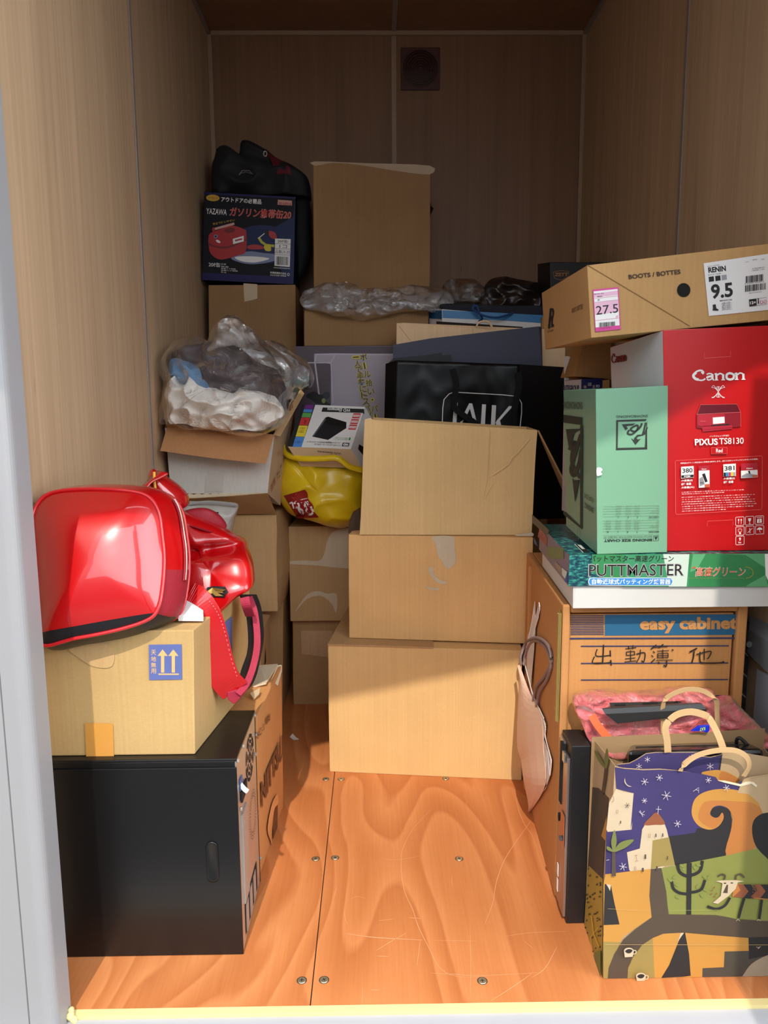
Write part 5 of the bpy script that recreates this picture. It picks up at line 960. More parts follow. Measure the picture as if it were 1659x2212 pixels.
for i, (x, y) in enumerate(((1420, 1030), (1488, 1026), (1556, 1022), (1420, 1098), (1488, 1094), (1556, 1090), (1418, 1164))):
    p.line([(x+4, y), (x+54, y-3), (x+58, y), (x+58, y+52), (x+54, y+56), (x+4, y+59), (x, y+55), (x, y+4)], 3, W, closed=True)
    if i == 0:
        for e in (20, 38): p.line([(x+e, y+46), (x+e, y+16)], 3, W); p.poly([(x+e-7, y+22), (x+e, y+10), (x+e+7, y+22)], W)
    elif i == 1: p.poly([(x+18, y+12), (x+40, y+11), (x+36, y+30), (x+31, y+34), (x+31, y+46), (x+38, y+50), (x+20, y+51), (x+27, y+46), (x+27, y+34), (x+21, y+30)], W)
    elif i == 2: p.poly([(x+14, y+20), (x+44, y+18), (x+46, y+46), (x+12, y+48)], W); p.text('2', (x+24, y+22), (x+34, y+22), (x+24, y+42), CR_, .04); p.line([(x+10, y+10), (x+48, y+8)], 3, W)
    elif i == 3:
        for a in range(10): p.line([(x+28+8*math.cos(a*PI/5), y+24+8*math.sin(a*PI/5)), (x+28+17*math.cos(a*PI/5), y+24+17*math.sin(a*PI/5))], 2, W)
        p.ell(x+28, y+44, 7, 7, W)
    elif i == 4: p.line([(x+28, y+12), (x+30, y+48)], 5, W); p.line([(x+12, y+46), (x+46, y+12)], 3, W)
    elif i == 5: p.poly([(x+8, y+28), (x+16, y+16), (x+28, y+10), (x+42, y+15), (x+50, y+26)], W); p.line([(x+29, y+10), (x+30, y+42), (x+36, y+46)], 3, W)
    else: p.text('9', (x+22, y+8), (x+36, y+7), (x+22, y+32), W, .03); p.text('kg', (x+18, y+36), (x+38, y+35), (x+18, y+52), W, .02)
p.done('printed_front', t)
p = F(c_cn, 'left', .0008, zoom=(1150, 520, 3.26)); q = lambda a, b: (560+a*105, 865-b*84-a*14)
MR = plain('maroon print', (128, 26, 30), .5)
p2 = [(.02, .5)]
serif(p, None, 560, 866, 108, 66, -20, MR, .55); p.done('printed_lettering', t)

# green binding box
GRB = plain('mint green board', (118, 166, 134), .45, var=.02); GRS = plain('mint green board side', (110, 142, 120), .45, var=.04)
c_gr = corners([(1290, 1200, .262), (1441, 1197, .275), (1443, 833, .275), (1287, 841, .262)], back=[(1223, 1136, .455), (1400, 1130, .46), (1405, 843, .46), (1217, 843, .455)]); 
for i in (0, 1, 4, 5): c_gr[i].z = max(c_gr[i].z, .7985)
c_gr[5] = c_gr[4]+(c_gr[1]-c_gr[0]); c_gr[6] = c_gr[7]+(c_gr[2]-c_gr[3])
t = carton('binding_box', 'mint green snowboard binding box printed upside down beside the red printer box', 'box', c_gr, GRB, n=2, bev=.001, bodyname='box_body', side_mats={'left': plain('dark mint board', (98, 132, 108), .35, coat=.2)})
p = F(c_gr, off=.0006, zoom=(1150, 800, 3.26)); GK = plain('charcoal print', (40, 44, 38), .6); GT = plain('thin green grey print', (92, 118, 96), .6)
p.poly([(588, 560), (590, 350), (804, 343), (796, 357), (603, 362), (600, 546), (790, 542), (806, 400), (808, 556), (588, 562)], GK)
p.poly([(792, 546), (796, 440), (808, 350), (806, 556)], GK); p.poly([(630, 380), (724, 374), (706, 388), (660, 392), (672, 410), (655, 422)], GK)
p.line([(798, 368), (775, 455), (740, 460), (718, 485)], 13, GK); p.line([(770, 372), (758, 400), (720, 430), (690, 415), (720, 392), (742, 390), (735, 420), (700, 450), (670, 445), (680, 420)], 13, GK, smooth=True); p.line([(808, 400), (786, 452)], 12, GK); p.poly([(694, 478), (712, 490), (724, 468), (742, 488), (762, 480), (725, 524)], GK)
p.text('SNOWBOARDING', (812, 330), (590, 336), (812, 312), GK, -.002); p.text('BINDING SIZE CHART', (842, 1202), (504, 1208), (842, 1184), GK, .03); p.line([(852, 1166), (886, 1164), (886, 1198), (852, 1200)], 3, GK, closed=True); p.poly([(858, 1172), (882, 1170), (869, 1194)], GK)
p.text('MATCH WITH K2 BOOTS FOR THE BEST FIT', (842, 1178), (500, 1184), (842, 1162), GT)
for y in (952, 968, 985, 1003, 1022, 1052, 1070, 1088, 1106, 1125, 1154): p.line([(495, y+8), (890, y)], 1.5, GT)
for y, s_ in ((1140, 'MENS SIZES:'), (1036, 'WOMENS SIZES:')):
    p.text(s_, (888, y), (815, y+1), (888, y-10), GK, .02)
    for x, c_ in ((738, 'S'), (672, 'M'), (602, 'L'), (535, 'XL')): 
        if c_ != 'XL' or y > 1100: p.text(c_, (x, y+2), (x-(6 if c_ != 'XL' else 14), y+2), (x, y-9), GK, .03)
    for k in range(4):
        for x in (750, 690, 620)+((550,) if y > 1100 else ()): p.text('24-26', (x, y-22-k*18), (x-36, y-21-k*18), (x, y-32-k*18), GT, 0)
        p.text(('UK', 'EUROPEAN', 'CM', 'US')[k], (888, y-22-k*18), (888-(15, 60, 15, 15)[k], y-21-k*18), (888, y-31-k*18), GT)
p.spoly([(447, 690), (460, 682), (478, 686), (487, 700), (476, 715), (486, 730), (460, 742), (447, 735)], WHT, 3); p.done('printed_front', t)
p = F(c_gr, 'left', .0012, zoom=(1150, 800, 3.26)); G3 = plain('dark charcoal print', (26, 30, 26), .6)
p.poly([(222, 312), (352, 332), (350, 385), (224, 368)], G3); p.poly([(222, 985), (340, 1095), (340, 385), (358, 386), (356, 1122), (220, 1012)], G3)
p.poly([(240, 415), (352, 410), (300, 440), (262, 560)], G3); p.line([(345, 450), (300, 600), (275, 700), (300, 740), (335, 640), (345, 560)], 24, G3, smooth=True); p.line([(262, 560), (300, 500), (280, 640), (340, 760)], 22, G3, smooth=True); p.poly([(285, 755), (300, 775), (335, 770), (305, 930)], G3)
p.text('SNOWBOARDING', (356, 275), (222, 268), (356, 222), G3); p.text('BINDINGS', (434, 1008), (370, 965), (434, 968), G3, .01); p.text('FIXATIONS', (434, 935), (370, 895), (434, 900), G3)
p.line([(312, 1110), (312, 1165), (332, 1190), (332, 1130)], 2.5, GRB, closed=True); p.done('printed_side', t)

# boot box
BT = cardboard('boot box kraft', (190, 148, 98)); F4 = [(1277, 730, .30), (1700, 688, .30), (1690, 523, .30), (1268, 573, .30)]
c_bt = corners(F4, back=[(1178, 755, .72), (1178, 755, .72), (1170, 633, .72), (1170, 633, .72)])
lift = 0
c_bt[5] = c_bt[4]+(c_bt[1]-c_bt[0])*.98; c_bt[6] = c_bt[7]+(c_bt[2]-c_bt[3])*.98
c_bt[1] = c_bt[0].lerp(c_bt[1], (.858-c_bt[0].x)/(c_bt[1].x-c_bt[0].x)); c_bt[2] = c_bt[3].lerp(c_bt[2], (.858-c_bt[3].x)/(c_bt[2].x-c_bt[3].x)); c_bt[5] = c_bt[4].lerp(c_bt[5], .92); c_bt[6] = c_bt[7].lerp(c_bt[6], .92)
t = carton('boot_box', 'tan snowboard boot box with pink price sticker lying tilted on the red printer box', 'box', c_bt, BT, n=2, bev=.0015, bodyname='box_body')
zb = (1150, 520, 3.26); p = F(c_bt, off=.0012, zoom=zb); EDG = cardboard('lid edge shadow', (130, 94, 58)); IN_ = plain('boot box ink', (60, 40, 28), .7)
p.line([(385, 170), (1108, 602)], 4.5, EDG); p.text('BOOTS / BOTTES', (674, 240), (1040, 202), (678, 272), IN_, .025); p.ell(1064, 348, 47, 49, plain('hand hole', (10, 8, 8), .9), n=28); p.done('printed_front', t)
p = F(c_bt, off=.0016, zoom=zb); PK = plain('magenta print', (206, 60, 140), .45); PKL = plain('pale pink print', (228, 178, 200), .5)
p.poly([(422, 346), (604, 327), (620, 624), (442, 642)], PK); p.poly([(430, 358), (598, 340), (612, 596), (444, 612)], WHT); p.poly([(431, 374), (599, 352), (600, 382), (433, 402)], PKL); p.poly([(434, 440), (603, 420), (608, 500), (438, 524)], PKL)
p.text('27.5', (444, 462), (600, 444), (448, 524), BLK, .005); p.text('〃', (586, 528), (603, 526), (586, 546), PK, .02); p.text('BOA K2', (434, 372), (500, 366), (434, 382), BLK); p.text('RENIN', (456, 390), (490, 387), (456, 400), BLK); p.text('BK', (458, 414), (474, 412), (458, 424), BLK)
for y in (405, 432, 560): p.line([(432+(y-400)*.05, y+4), (602+(y-400)*.05, y-16)], 2, PK)
p.bars(468, 578, 580, 612, BLK, -8, 3); p.poly([(442, 612), (618, 596), (620, 624), (444, 642)], PK); p.text('0067045000452', (472, 616), (550, 608), (472, 622), BLK); p.done('price_sticker', t, 'pink and white price sticker reading 27.5')
p = F(c_bt, off=.0016, zoom=zb); p.poly([(1203, 160), (1650, 94), (1700, 88), (1720, 478), (1659, 488), (1240, 531)], WHTP)
p.text('RENIN', (1234, 190), (1358, 176), (1238, 228), BLK, .045); p.text('BLACK / NOIR', (1236, 238), (1326, 226), (1237, 248), BLK); p.text('MENS / HOMMES', (1230, 180), (1314, 168), (1231, 187), BLK)
for x, m_ in ((1238, BLK), (1284, BLK), (1328, MAT['grey print'])): p.poly([(x, 256-(x-1238)*.13), (x+36, 251-(x-1238)*.13), (x+39, 286-(x-1238)*.13), (x+3, 292-(x-1238)*.13)], m_)
p.text('9.5', (1252, 310), (1405, 292), (1258, 414), BLK, .03); p.text('MENS BOOT SIZE', (1316, 420), (1402, 411), (1317, 429), BLK, .02)
for i, s_ in enumerate(('USA = 9.5', 'UK = 8.5', 'EU = 42.5', 'CM = 27.5')): p.text(s_, (1332, 437+i*14), (1388, 430+i*14), (1333, 446+i*14), BLK); p.line([(1328, 448+i*14), (1402, 439+i*14)], 1.2, BLK)
p.poly([(1266, 452), (1286, 448), (1292, 478), (1306, 484), (1306, 494), (1264, 492), (1268, 476)], BLK); p.bars(1498, 252, 1622, 300, BLK, -16, 8); p.text('8 64745 69447 2', (1490, 304), (1626, 286), (1491, 310), BLK); p.bars(1494, 316, 1636, 362, BLK, -18, 9); p.text('886745694472', (1520, 368), (1610, 357), (1521, 374), BLK)
p.text('B1703069801095', (1544, 196), (1628, 184), (1545, 203), BLK); p.text('11B2038.1.1.095', (1540, 210), (1628, 198), (1541, 217), BLK); p.text('DATE', (1496, 150), (1518, 147), (1496, 156), BLK); p.text('605969', (1545, 133), (1578, 129), (1545, 140), BLK); p.text('MADE', (1606, 130), (1628, 127), (1606, 137), BLK)
p.line([(1520, 416), (1642, 400), (1646, 448), (1524, 464)], 2, BLK, closed=True); p.poly([(1520, 416), (1572, 409), (1574, 456), (1524, 463)], BLK); p.text('12+', (1526, 430), (1568, 424), (1527, 450), WHT, .03); p.line([(1586, 420), (1586, 446)], 8, BLK); p.ell(1585, 413, 5, 5, BLK); p.ell(1607, 434, 10, 12, plain('pictogram pink', (190, 60, 90), .5)); p.ell(1632, 430, 10, 12, MAT['pictogram pink']); p.ell(1607, 434, 6, 8, WHTP); p.ell(1632, 430, 7, 9, WHTP); p.line([(1626, 436), (1638, 424)], 2.5, MAT['pictogram pink']); p.done('size_label', t, 'white size label reading 9.5')
p = F(c_bt, 'left', .0014, zoom=zb); p.poly([(113, 618), (126, 478), (139, 474), (134, 540), (148, 510), (130, 580), (128, 618)], BLK); p.poly([(139, 474), (152, 478), (156, 510), (146, 560), (144, 590), (155, 586), (153, 606), (134, 612), (137, 570), (146, 515), (142, 495)], BLK); p.text('SNOWBOARDING', (110, 634), (152, 622), (110, 648), BLK); p.text('BOOTS / BOTTES', (282, 478), (358, 444), (282, 510), IN_, .01); p.done('printed_side', t)

# things in the gap behind the printer box
EL = plain('dark blue board', (22, 30, 90), .45); c = corners([(1256, 900, .72), (1302, 900, .72), (1302, 817, .72), (1256, 819, .72)], (0, .16, 0))
g = c; c[0].z = c[1].z = c[4].z = c[5].z = .80; c[4] = at(1219, 900, .86); c[7] = at(1219, 817, .86); c[4].z = .8; c[7].z = c[3].z
t = carton('component_box', 'small white and blue computer component box in the gap behind the mint green box', 'box', c, EL, n=2, bev=.001, side_mats={'left': plain('grey white board', (188, 180, 182), .5), 'top': MAT['grey print']}, bodyname='box_body')
p = F(c, 'left', .0008, zoom=(1200, 740, 11.85)); p.text('ELITEGROUP', (200, 1092), (612, 1092), (200, 1230), plain('navy letter print', (40, 40, 74), .5), .03); p.done('printed_lettering', t)
p = F(c, off=.0008, zoom=(1200, 740, 11.85)); p.ell(755, 1135, 40, 42, MAT['tan print']); p.text('日田', (830, 1030), (915, 1030), (830, 1110), WG, .02); p.text('SO', (1030, 1080), (1128, 1080), (1030, 1150), WG, .03); p.rect(950, 1090, 1005, 1170, MAT['tan print']); p.done('printed_front', t)
c = corners([(1238, 812, .74), (1322, 820, .74), (1322, 740, .74), (1262, 738, .74)], (0.02, .22, 0))
t = carton('cardboard_box', 'dark brown carton squeezed under the left end of the boot box', 'box', c, CBD, n=2)
g = G(); g.slab([at(*q) for q in ((1219, 812, .90), (1229, 812, .90), (1237, 766, .90), (1232, 771, .90), (1226, 769, .90), (1219, 770, .90))], (0, .002, 0), WHTP); g.slab([at(*q) for q in ((1219, 812, .90), (1229, 812, .90), (1229, 850, .90), (1219, 850, .90))], (0, .002, 0), WHTP); single('paper_sheet', g, 'torn white paper strip between the beige bag and the brown carton', 'paper')
c = corners([(1188, 760, 1.52), (1330, 760, 1.52), (1330, 566, 1.52), (1188, 566, 1.52)], back=[(1161, 740, 1.74), (1330, 740, 1.74), (1330, 569, 1.74), (1161, 570, 1.74)]); c[1].x = c[2].x = .85; c[5].x = c[6].x = .85
zz = 1.40
for i in (0, 1, 4, 5): c[i].z = zz
t = carton('glove_box', 'black box with gold shield emblem in the back right corner', 'box', c, plain('matt black board', (18, 15, 14), .55), n=2, bodyname='box_body')
p = F(c, off=.001, zoom=z2); GB2 = plain('bronze print', (150, 96, 44), .5); p.line([(1436, 234), (1520, 217), (1604, 228), (1600, 280), (1520, 318), (1450, 296)], 5, GB2, closed=True); p.text('ZETT', (1450, 240), (1598, 240), (1450, 278), GB2, .05, .1); p.done('printed_emblem', t, 'bronze shield emblem')
c = [V(q) for q in ((.60, 1.50, 0), (.85, 1.50, 0), (.85, 1.50, 1.398), (.60, 1.50, 1.398), (.60, 1.80, 0), (.85, 1.80, 0), (.85, 1.80, 1.398), (.60, 1.80, 1.398))]
t = carton('cardboard_box', 'tall dark carton in the back right corner carrying the black emblem box', 'box', c, CBD, n=3)

# grey steel rack at the right edge
GS = plain('grey enamelled steel', (128, 130, 132), .45, metal=.2); GP = plain('grey panel', (140, 138, 142), .6)
t = thing('folding_rack', 'grey steel rack with a pale panel at the right edge beside the file cabinet', 'rack', (.85, .35, 0))
g = G(); q = [at(1617, 1362, .40), at(1666, 1392, .29), at(1666, 1462, .29), at(1615, 1412, .40)]; g.slab(q, (.004, .02, 0), GS); g.slab([q[0], q[1], q[1]+V((.03, .06, .02)), q[0]+V((.03, .06, .02))], (0, 0, .003), GS); part('top_rail', g, t, bevel=.002)
g = G(); q = [at(1635, 1446, .36), at(1672, 1466, .30), at(1672, 1610, .30), at(1622, 1610, .36)]; bb_ = [V((p.x, p.y, .02)) for p in (q[2], q[3])]; g.slab([q[0], q[1], V((q[1].x, q[1].y, .02)), V((q[3].x, q[3].y, .02))], (.003, .004, 0), GP); part('side_panel', g, t)
g = G(); g.box((.835, .42, .02), (.865, .60, .60), BLK); part('inner_frame', g, t)
for k in range(9):
    g = G(); z_ = .12+k*.05; g.slab([V((.832, .415, z_+.03)), V((.862, .415, z_)), V((.862, .415, z_+.004)), V((.832, .415, z_+.034))], (0, .004, 0), GS); part('grille_bar', g, t)
g = G(); a = at(1617, 1391, .385); vs = [a+V((.007*math.cos(q), d, .007*math.sin(q))) for d in (0, -.004) for q in [PI/6*i for i in range(12)]]; g.add(vs, [(i, (i+1) % 12, 12+(i+1) % 12, 12+i) for i in range(12)]+[[12+i for i in range(12)]], GS); part('bolt', g, t)

# ================================================================== RIGHT FRONT: slim computer, pink bag, shopping bags
BLM = plain('black painted case', (24, 24, 27), .42, var=.02); SLV = plain('brushed silver bezel', (168, 160, 160), .28, metal=.85)
t = thing('desktop_computer', 'slim black desktop computer standing on end beside the printed paper bag, silver front', 'computer', (.55, .26, 0))
X0, Y0, Y1, Hh = .399, .213, .293, .404
g = G(); g.box((X0+.046, Y0, .003), (.76, Y1, Hh), BLM); part('chassis', g, t, bevel=.002)
g = G(); g.box((X0+.004, Y0, .0005), (X0+.0445, Y1, Hh+.001), BLM); part('front_bezel', g, t, bevel=.002)
g = G(); g.box((X0-.002, Y0+.006, .012), (X0+.004, Y0+.045, Hh-.03), SLV); fp = part('silver_panel', g, t, bevel=.0012)
lz = lambda a: a*Hh; xx = X0-.0026
def lq(y0, z0, y1, z1, m, x=xx, th=.0012): g.box((x-th, Y0+y0, lz(z0)), (x, Y0+y1, lz(z1)), m)
g = G(); g.box((X0-.004, Y0+.0445, lz(.62)), (X0+.004, Y0+.062, lz(.96)), DKS); part('drive_slot', g, t)
g = G(); lq(.018, .885, .034, .94, plain('chrome latch', (190, 184, 180), .2, metal=.9), th=.004); part('latch_button', g, t, bevel=.001)
g = G(); lq(.010, .42, .040, .60, plain('copper mirror plate', (186, 130, 100), .15, metal=.8), th=.002); pl_ = part('control_plate', g, t, bevel=.001)
g = G(); lq(.016, .452, .028, .468, plain('grey knob', (70, 76, 86), .4), x=xx-.002, th=.006); part('knob', g, t, bevel=.001)
g = G(); lq(.05, .10, .060, .17, WHT); part('sticker', g, t, 'small white sticker'); g = G(); lq(.05, .19, .060, .26, WHT); part('sticker', g, t, 'small white sticker')
g = G(); vs = [V((X0-.0005-d, Y0+.065+.006*math.cos(q), lz(.52)+.010*math.sin(q))) for d in (0, .002) for q in [PI/8*i for i in range(16)]]; g.box((X0, Y0+.046, .012), (X0+.006, Y0+.079, Hh-.01), SLV); g.add(vs, [(i, (i+1) % 16, 16+(i+1) % 16, 16+i) for i in range(16)]+[[16+i for i in range(16)]], DKS); part('port_panel', g, t)

# pink anti-static bag with black bracket
PNK = film('pink anti-static film', (236, 112, 118), .55, .12, 1.25, 45)
t = thing('antistatic_bag', 'crumpled translucent pink plastic bag lying on the slim computer', 'bag', at(1430, 1600, .25))
g = puffmesh([(1235, 1520, .268), (1240, 1500, .268), (1268, 1491, .268), (1330, 1493, .27), (1400, 1492, .27), (1460, 1487, .27), (1510, 1484, .27), (1536, 1487, .27), (1545, 1510, .265), (1560, 1520, .26), (1578, 1506, .255), (1602, 1530, .25), (1640, 1570, .25), (1668, 1602, .25), (1600, 1628, .24), (1450, 1632, .23), (1320, 1632, .22), (1275, 1600, .24), (1250, 1555, .26)], (1430, 1560, .262), .030, .022, PNK, amp=.005, freq=20, fold=.02, seed=11, nr=30, na=180); 
for v in g.v: v.y = min(v.y, .300)
part('bag_film', g, t, smooth=True)
g = G(); g.ribbon([at(*q) for q in ((1278, 1545, .228), (1290, 1565, .222), (1310, 1590, .216), (1330, 1612, .21))], (1, 0, .4), .016, .0015, plain('orange film fold', (226, 104, 62), .3, coat=.3)); part('film_fold', g, t)
GM = plain('dark grey pressed steel', (58, 56, 56), .4, metal=.3); GM2 = plain('grey pressed steel', (98, 100, 102), .4, metal=.3)
t = thing('metal_bracket', 'dark grey pressed metal bracket lying in the pink plastic bag', 'bracket', at(1410, 1560, .22)); zg = lambda x, y, Y: at(1230+x/3.867, 1470+y/3.867, Y)
g = G(); g.slab([zg(275, 240, .205), zg(360, 222, .225), zg(1080, 190, .225), zg(1110, 200, .205)], (0, 0, .002), GM)
g.slab([zg(345, 232, .222), zg(335, 190, .235), zg(930, 178, .235), zg(945, 208, .222)], (0, .001, .001), GM); part('top_plate', g, t)
g = G(); g.slab([zg(275, 240, .204), zg(1112, 196, .204), zg(1140, 240, .204), zg(300, 280, .204)], (0, .002, 0), GM2); part('lip', g, t)
g = G(); g.slab([zg(300, 280, .204), zg(1140, 240, .204), zg(1150, 270, .206), zg(960, 300, .206), zg(400, 360, .206)], (0, .002, 0), GM); part('front_plate', g, t)
g = G()
for q in (((380, 198), (465, 194), (470, 208), (385, 212)), ((610, 188), (735, 182), (740, 192), (615, 198)), ((875, 176), (905, 175), (908, 182), (878, 183))): g.slab([zg(x, y, .2335-(y-175)*.0003) for x, y in q], (0, -.0004, .0006), DKS)
part('slots', g, t)
g = G(); q = [at(*k) for k in ((1494, 1580, .196), (1510, 1569, .196), (1533, 1567, .196), (1533, 1578, .196), (1529, 1583, .196), (1515, 1580, .196))]; g.slab(q, (0, .006, 0), plain('bright blue wrapper', (18, 44, 190), .25)); o = thing('wrapper', 'small bright blue wrapper on the pink plastic bag', 'wrapper', at(1515, 1583, .196)); part('wrapper_body', g, o, bevel=.001)
p = Print(q[0], q[2], q[3], .0008); p.text('KAT', (1523, 1577), (1511, 1579), (1523, 1570), plain('lime lettering', (190, 220, 90), .4), .03); p.done('printed_lettering', o)

# printed shopping bags ---------------------------------------------------
KR = plain('kraft bag paper', (174, 145, 108), .75, var=.08); KRD = plain('kraft bag inside', (156, 124, 87), .8, var=.08)
PU = plain('night purple print', (55, 44, 92), .7, var=.12); OR_ = plain('ochre print', (183, 129, 55), .7, var=.08); OR2 = plain('orange print two', (174, 108, 49), .7, var=.08); BRN = plain('brown print', (74, 60, 46), .75, var=.12); BLA = plain('black brown print', (33, 30, 30), .75, var=.1); GR_ = plain('leaf green print', (124, 126, 58), .7, var=.08); OLV = plain('olive gold print', (142, 121, 64), .7, var=.08); CRM_ = plain('cream print', (190, 169, 140), .7, var=.04); BRK = plain('brick print', (133, 74, 44), .7, var=.08); MUS = plain('mustard print', (165, 135, 53), .7, var=.06); PGR = plain('palm green print', (108, 112, 55), .7, var=.06)
z8b = (1150, 1580, 3.26)
YF = .058
t = thing('shopping_bag', 'kraft paper shopping bag printed with a night village scene and coffee cups', 'bag', at(1480, 2110, .14))
bl, tl = at(1303, 2113, YF), at(1328, 1655, YF+.004); bl.z = 0
XR_ = .80; HBk = None
prof = [(1328, 1655), (1345, 1659), (1390, 1662), (1425, 1661), (1470, 1665), (1520, 1674), (1548, 1682), (1556, 1690), (1570, 1692), (1600, 1697), (1607, 1684), (1620, 1679), (1659, 1673), (1700, 1668)]
top = [at(x, y, YF) for x, y in prof]; g = G(); pts = [V((bl.x, YF, 0)), V((XR_, YF, 0)), V((XR_, YF, top[-1].z))]+[p for p in reversed(top) if p.x < XR_-.005]
g.slab(pts, (0, .0012, 0), KR); part('front_panel', g, t)
p = Print(V((bl.x, YF, 0)), V((XR_, YF, 0)), V((XR_, YF, .3)), .0006, zoom=z8b); P = p.poly
P([(580, 250), (650, 262), (780, 272), (900, 268), (1040, 276), (1200, 300), (1290, 320), (1310, 350), (1450, 368), (1460, 350), (1480, 345), (1440, 440), (1350, 640), (1150, 700), (1145, 715), (960, 740), (980, 830), (700, 990), (512, 1003), (520, 690), (700, 690), (715, 435), (590, 402)], PU)
P([(588, 402), (640, 425), (716, 434), (712, 560), (696, 690), (530, 706), (520, 690), (540, 500)], CRM_)
P([(690, 690), (712, 434), (716, 434), (720, 560)], PU)
P([(960, 738), (1145, 712), (1160, 680), (1260, 685), (1310, 600), (1270, 600), (1255, 570), (1275, 535), (1330, 525), (1390, 550), (1405, 620), (1398, 700), (1360, 872), (1003, 942), (985, 860)], BLA)
p.spoly([(1120, 560), (1140, 480), (1200, 430), (1300, 405), (1420, 408), (1530, 440), (1600, 510), (1625, 590), (1600, 640), (1570, 760), (1560, 830), (1480, 850), (1400, 868), (1362, 874), (1395, 700), (1408, 610), (1380, 545), (1320, 520), (1270, 535), (1250, 580), (1280, 605), (1310, 600), (1335, 570), (1345, 610), (1310, 665), (1250, 690), (1180, 670), (1135, 620)], OR_, 4)
p.spoly([(1205, 500), (1300, 485), (1420, 490), (1540, 500), (1605, 540), (1622, 595), (1600, 640), (1570, 750), (1556, 826), (1365, 870), (1395, 700), (1408, 610), (1380, 545), (1320, 520), (1270, 535), (1250, 580), (1280, 605), (1310, 600), (1335, 570), (1345, 605), (1310, 660), (1260, 680), (1190, 640), (1165, 590)], OR2, 4)
p.ell(1290, 570, 36, 34, BLA)
P([(1003, 942), (1360, 872), (1560, 826), (1700, 800), (1700, 1330), (1440, 1320), (1300, 1290), (960, 1285), (905, 962)], GR_)
p.spoly([(1545, 700), (1560, 620), (1620, 575), (1700, 560), (1700, 900), (1640, 880), (1570, 800)], BLA, 4)
P([(1480, 345), (1700, 300), (1700, 560), (1620, 575), (1590, 500), (1520, 440), (1440, 430)], KR)
P([(770, 690), (790, 655), (930, 650), (945, 690), (1003, 942), (930, 948), (906, 962), (690, 985), (680, 970), (664, 848), (755, 822), (770, 700)], CRM_); P([(845, 765), (960, 742), (1003, 940), (906, 948), (832, 965)], OLV); p.spoly([(780, 657), (830, 600), (872, 566), (912, 610), (932, 652), (860, 655)], BRK, 2)
P([(512, 1003), (680, 982), (832, 965), (822, 1160), (838, 1306), (800, 1330), (640, 1440), (560, 1560), (500, 1600), (500, 1075)], OR_); P([(832, 965), (906, 958), (940, 1120), (956, 1285), (838, 1308), (822, 1150)], BRN)
P([(508, 1070), (552, 1080), (575, 1200), (612, 1355), (500, 1360)], BLA); P([(518, 1072), (552, 1076), (545, 1120), (530, 1090)], CRM_)
P([(497, 1475), (620, 1480), (560, 1600), (528, 1745), (497, 1748)], OLV); P([(497, 1440), (640, 1440), (612, 1480), (497, 1475)], OR_)
P([(838, 1306), (956, 1285), (1290, 1290), (1440, 1318), (1700, 1335), (1700, 1440), (1520, 1448), (1280, 1430), (1060, 1412), (920, 1420), (845, 1450), (770, 1500), (700, 1590), (668, 1680), (666, 1745), (528, 1748), (535, 1660), (575, 1560), (640, 1460), (720, 1390)], BRN)
P([(845, 1450), (858, 1748), (666, 1748), (672, 1660), (710, 1580), (770, 1500)], OLV); P([(845, 1450), (920, 1420), (1060, 1412), (1290, 1432), (1518, 1450), (1520, 1540), (1350, 1545), (1345, 1655), (1195, 1662), (1192, 1748), (858, 1748)], OR_)
P([(1520, 1540), (1518, 1450), (1700, 1440), (1700, 1750), (1490, 1750), (1192, 1748), (1195, 1662), (1345, 1655), (1350, 1545)], plain('charcoal grey print', (66, 60, 50), .75, var=.1)); P([(1520, 1448), (1700, 1440), (1700, 1560), (1520, 1600)], BLA); p.spoly([(1488, 1748), (1500, 1680), (1570, 1610), (1700, 1570), (1700, 1750)], plain('warm grey print', (150, 134, 112), .7), 3)
P([(1050, 1414), (1072, 1410), (1100, 1560), (1112, 1715), (1060, 1722), (905, 1738), (960, 1640)], BLA); P([(1030, 1450), (1040, 1415), (1065, 1412), (1045, 1440), (1018, 1480)], CRM_)
p.line([(1102, 920), (1098, 1285)], 34, BLA); p.line([(1018, 935), (1035, 985), (1080, 1012), (1120, 1010)], 22, BLA, smooth=True); p.line([(1194, 905), (1180, 970), (1140, 1000), (1110, 1004)], 22, BLA, smooth=True); p.line([(978, 1050), (990, 1100), (1030, 1130), (1090, 1140)], 20, BLA, smooth=True); p.line([(1212, 1040), (1190, 1100), (1150, 1122), (1100, 1128)], 20, BLA, smooth=True)
LFM = plain('leaf print', (118, 126, 58), .7)
for x, y, a in ((1050, 940, .6), (1065, 965, 0), (1140, 955, 1), (1165, 935, .3), (965, 1040, .8), (1000, 1020, -.5), (1210, 1020, .6), (1240, 1020, -.8), (1015, 1075, .4), (1160, 1085, -.6), (1020, 1160, .3), (1190, 1150, .8), (1215, 1110, .4)): p.ell(x, y, 18, 9, LFM, a)
# goat
P([(1415, 1090), (1440, 1065), (1700, 1090), (1700, 1180), (1480, 1165), (1400, 1155)], OR2)
for x in (1480, 1600): P([(x, 1070), (x+55, 1070), (x+85, 1118), (x+50, 1170), (x-2, 1165), (x+36, 1118)], BLA); P([(x-40, 1068), (x, 1070), (x+36, 1118), (x-2, 1165), (x-70, 1155), (x-20, 1110)], BRK); P([(x+60, 1072), (x+80, 1074), (x+105, 1116), (x+70, 1170), (x+52, 1168), (x+85, 1118)], BRN)
P([(1282, 1045), (1330, 1040), (1420, 1038), (1486, 1046), (1440, 1055), (1425, 1100), (1375, 1150), (1300, 1205), (1265, 1198), (1320, 1150), (1332, 1060)], CRM_); P([(1362, 1070), (1372, 1072), (1368, 1130), (1335, 1128)], BRN); p.ell(1350, 1060, 10, 4, BLA); p.ell(1398, 1058, 10, 4, BLA)
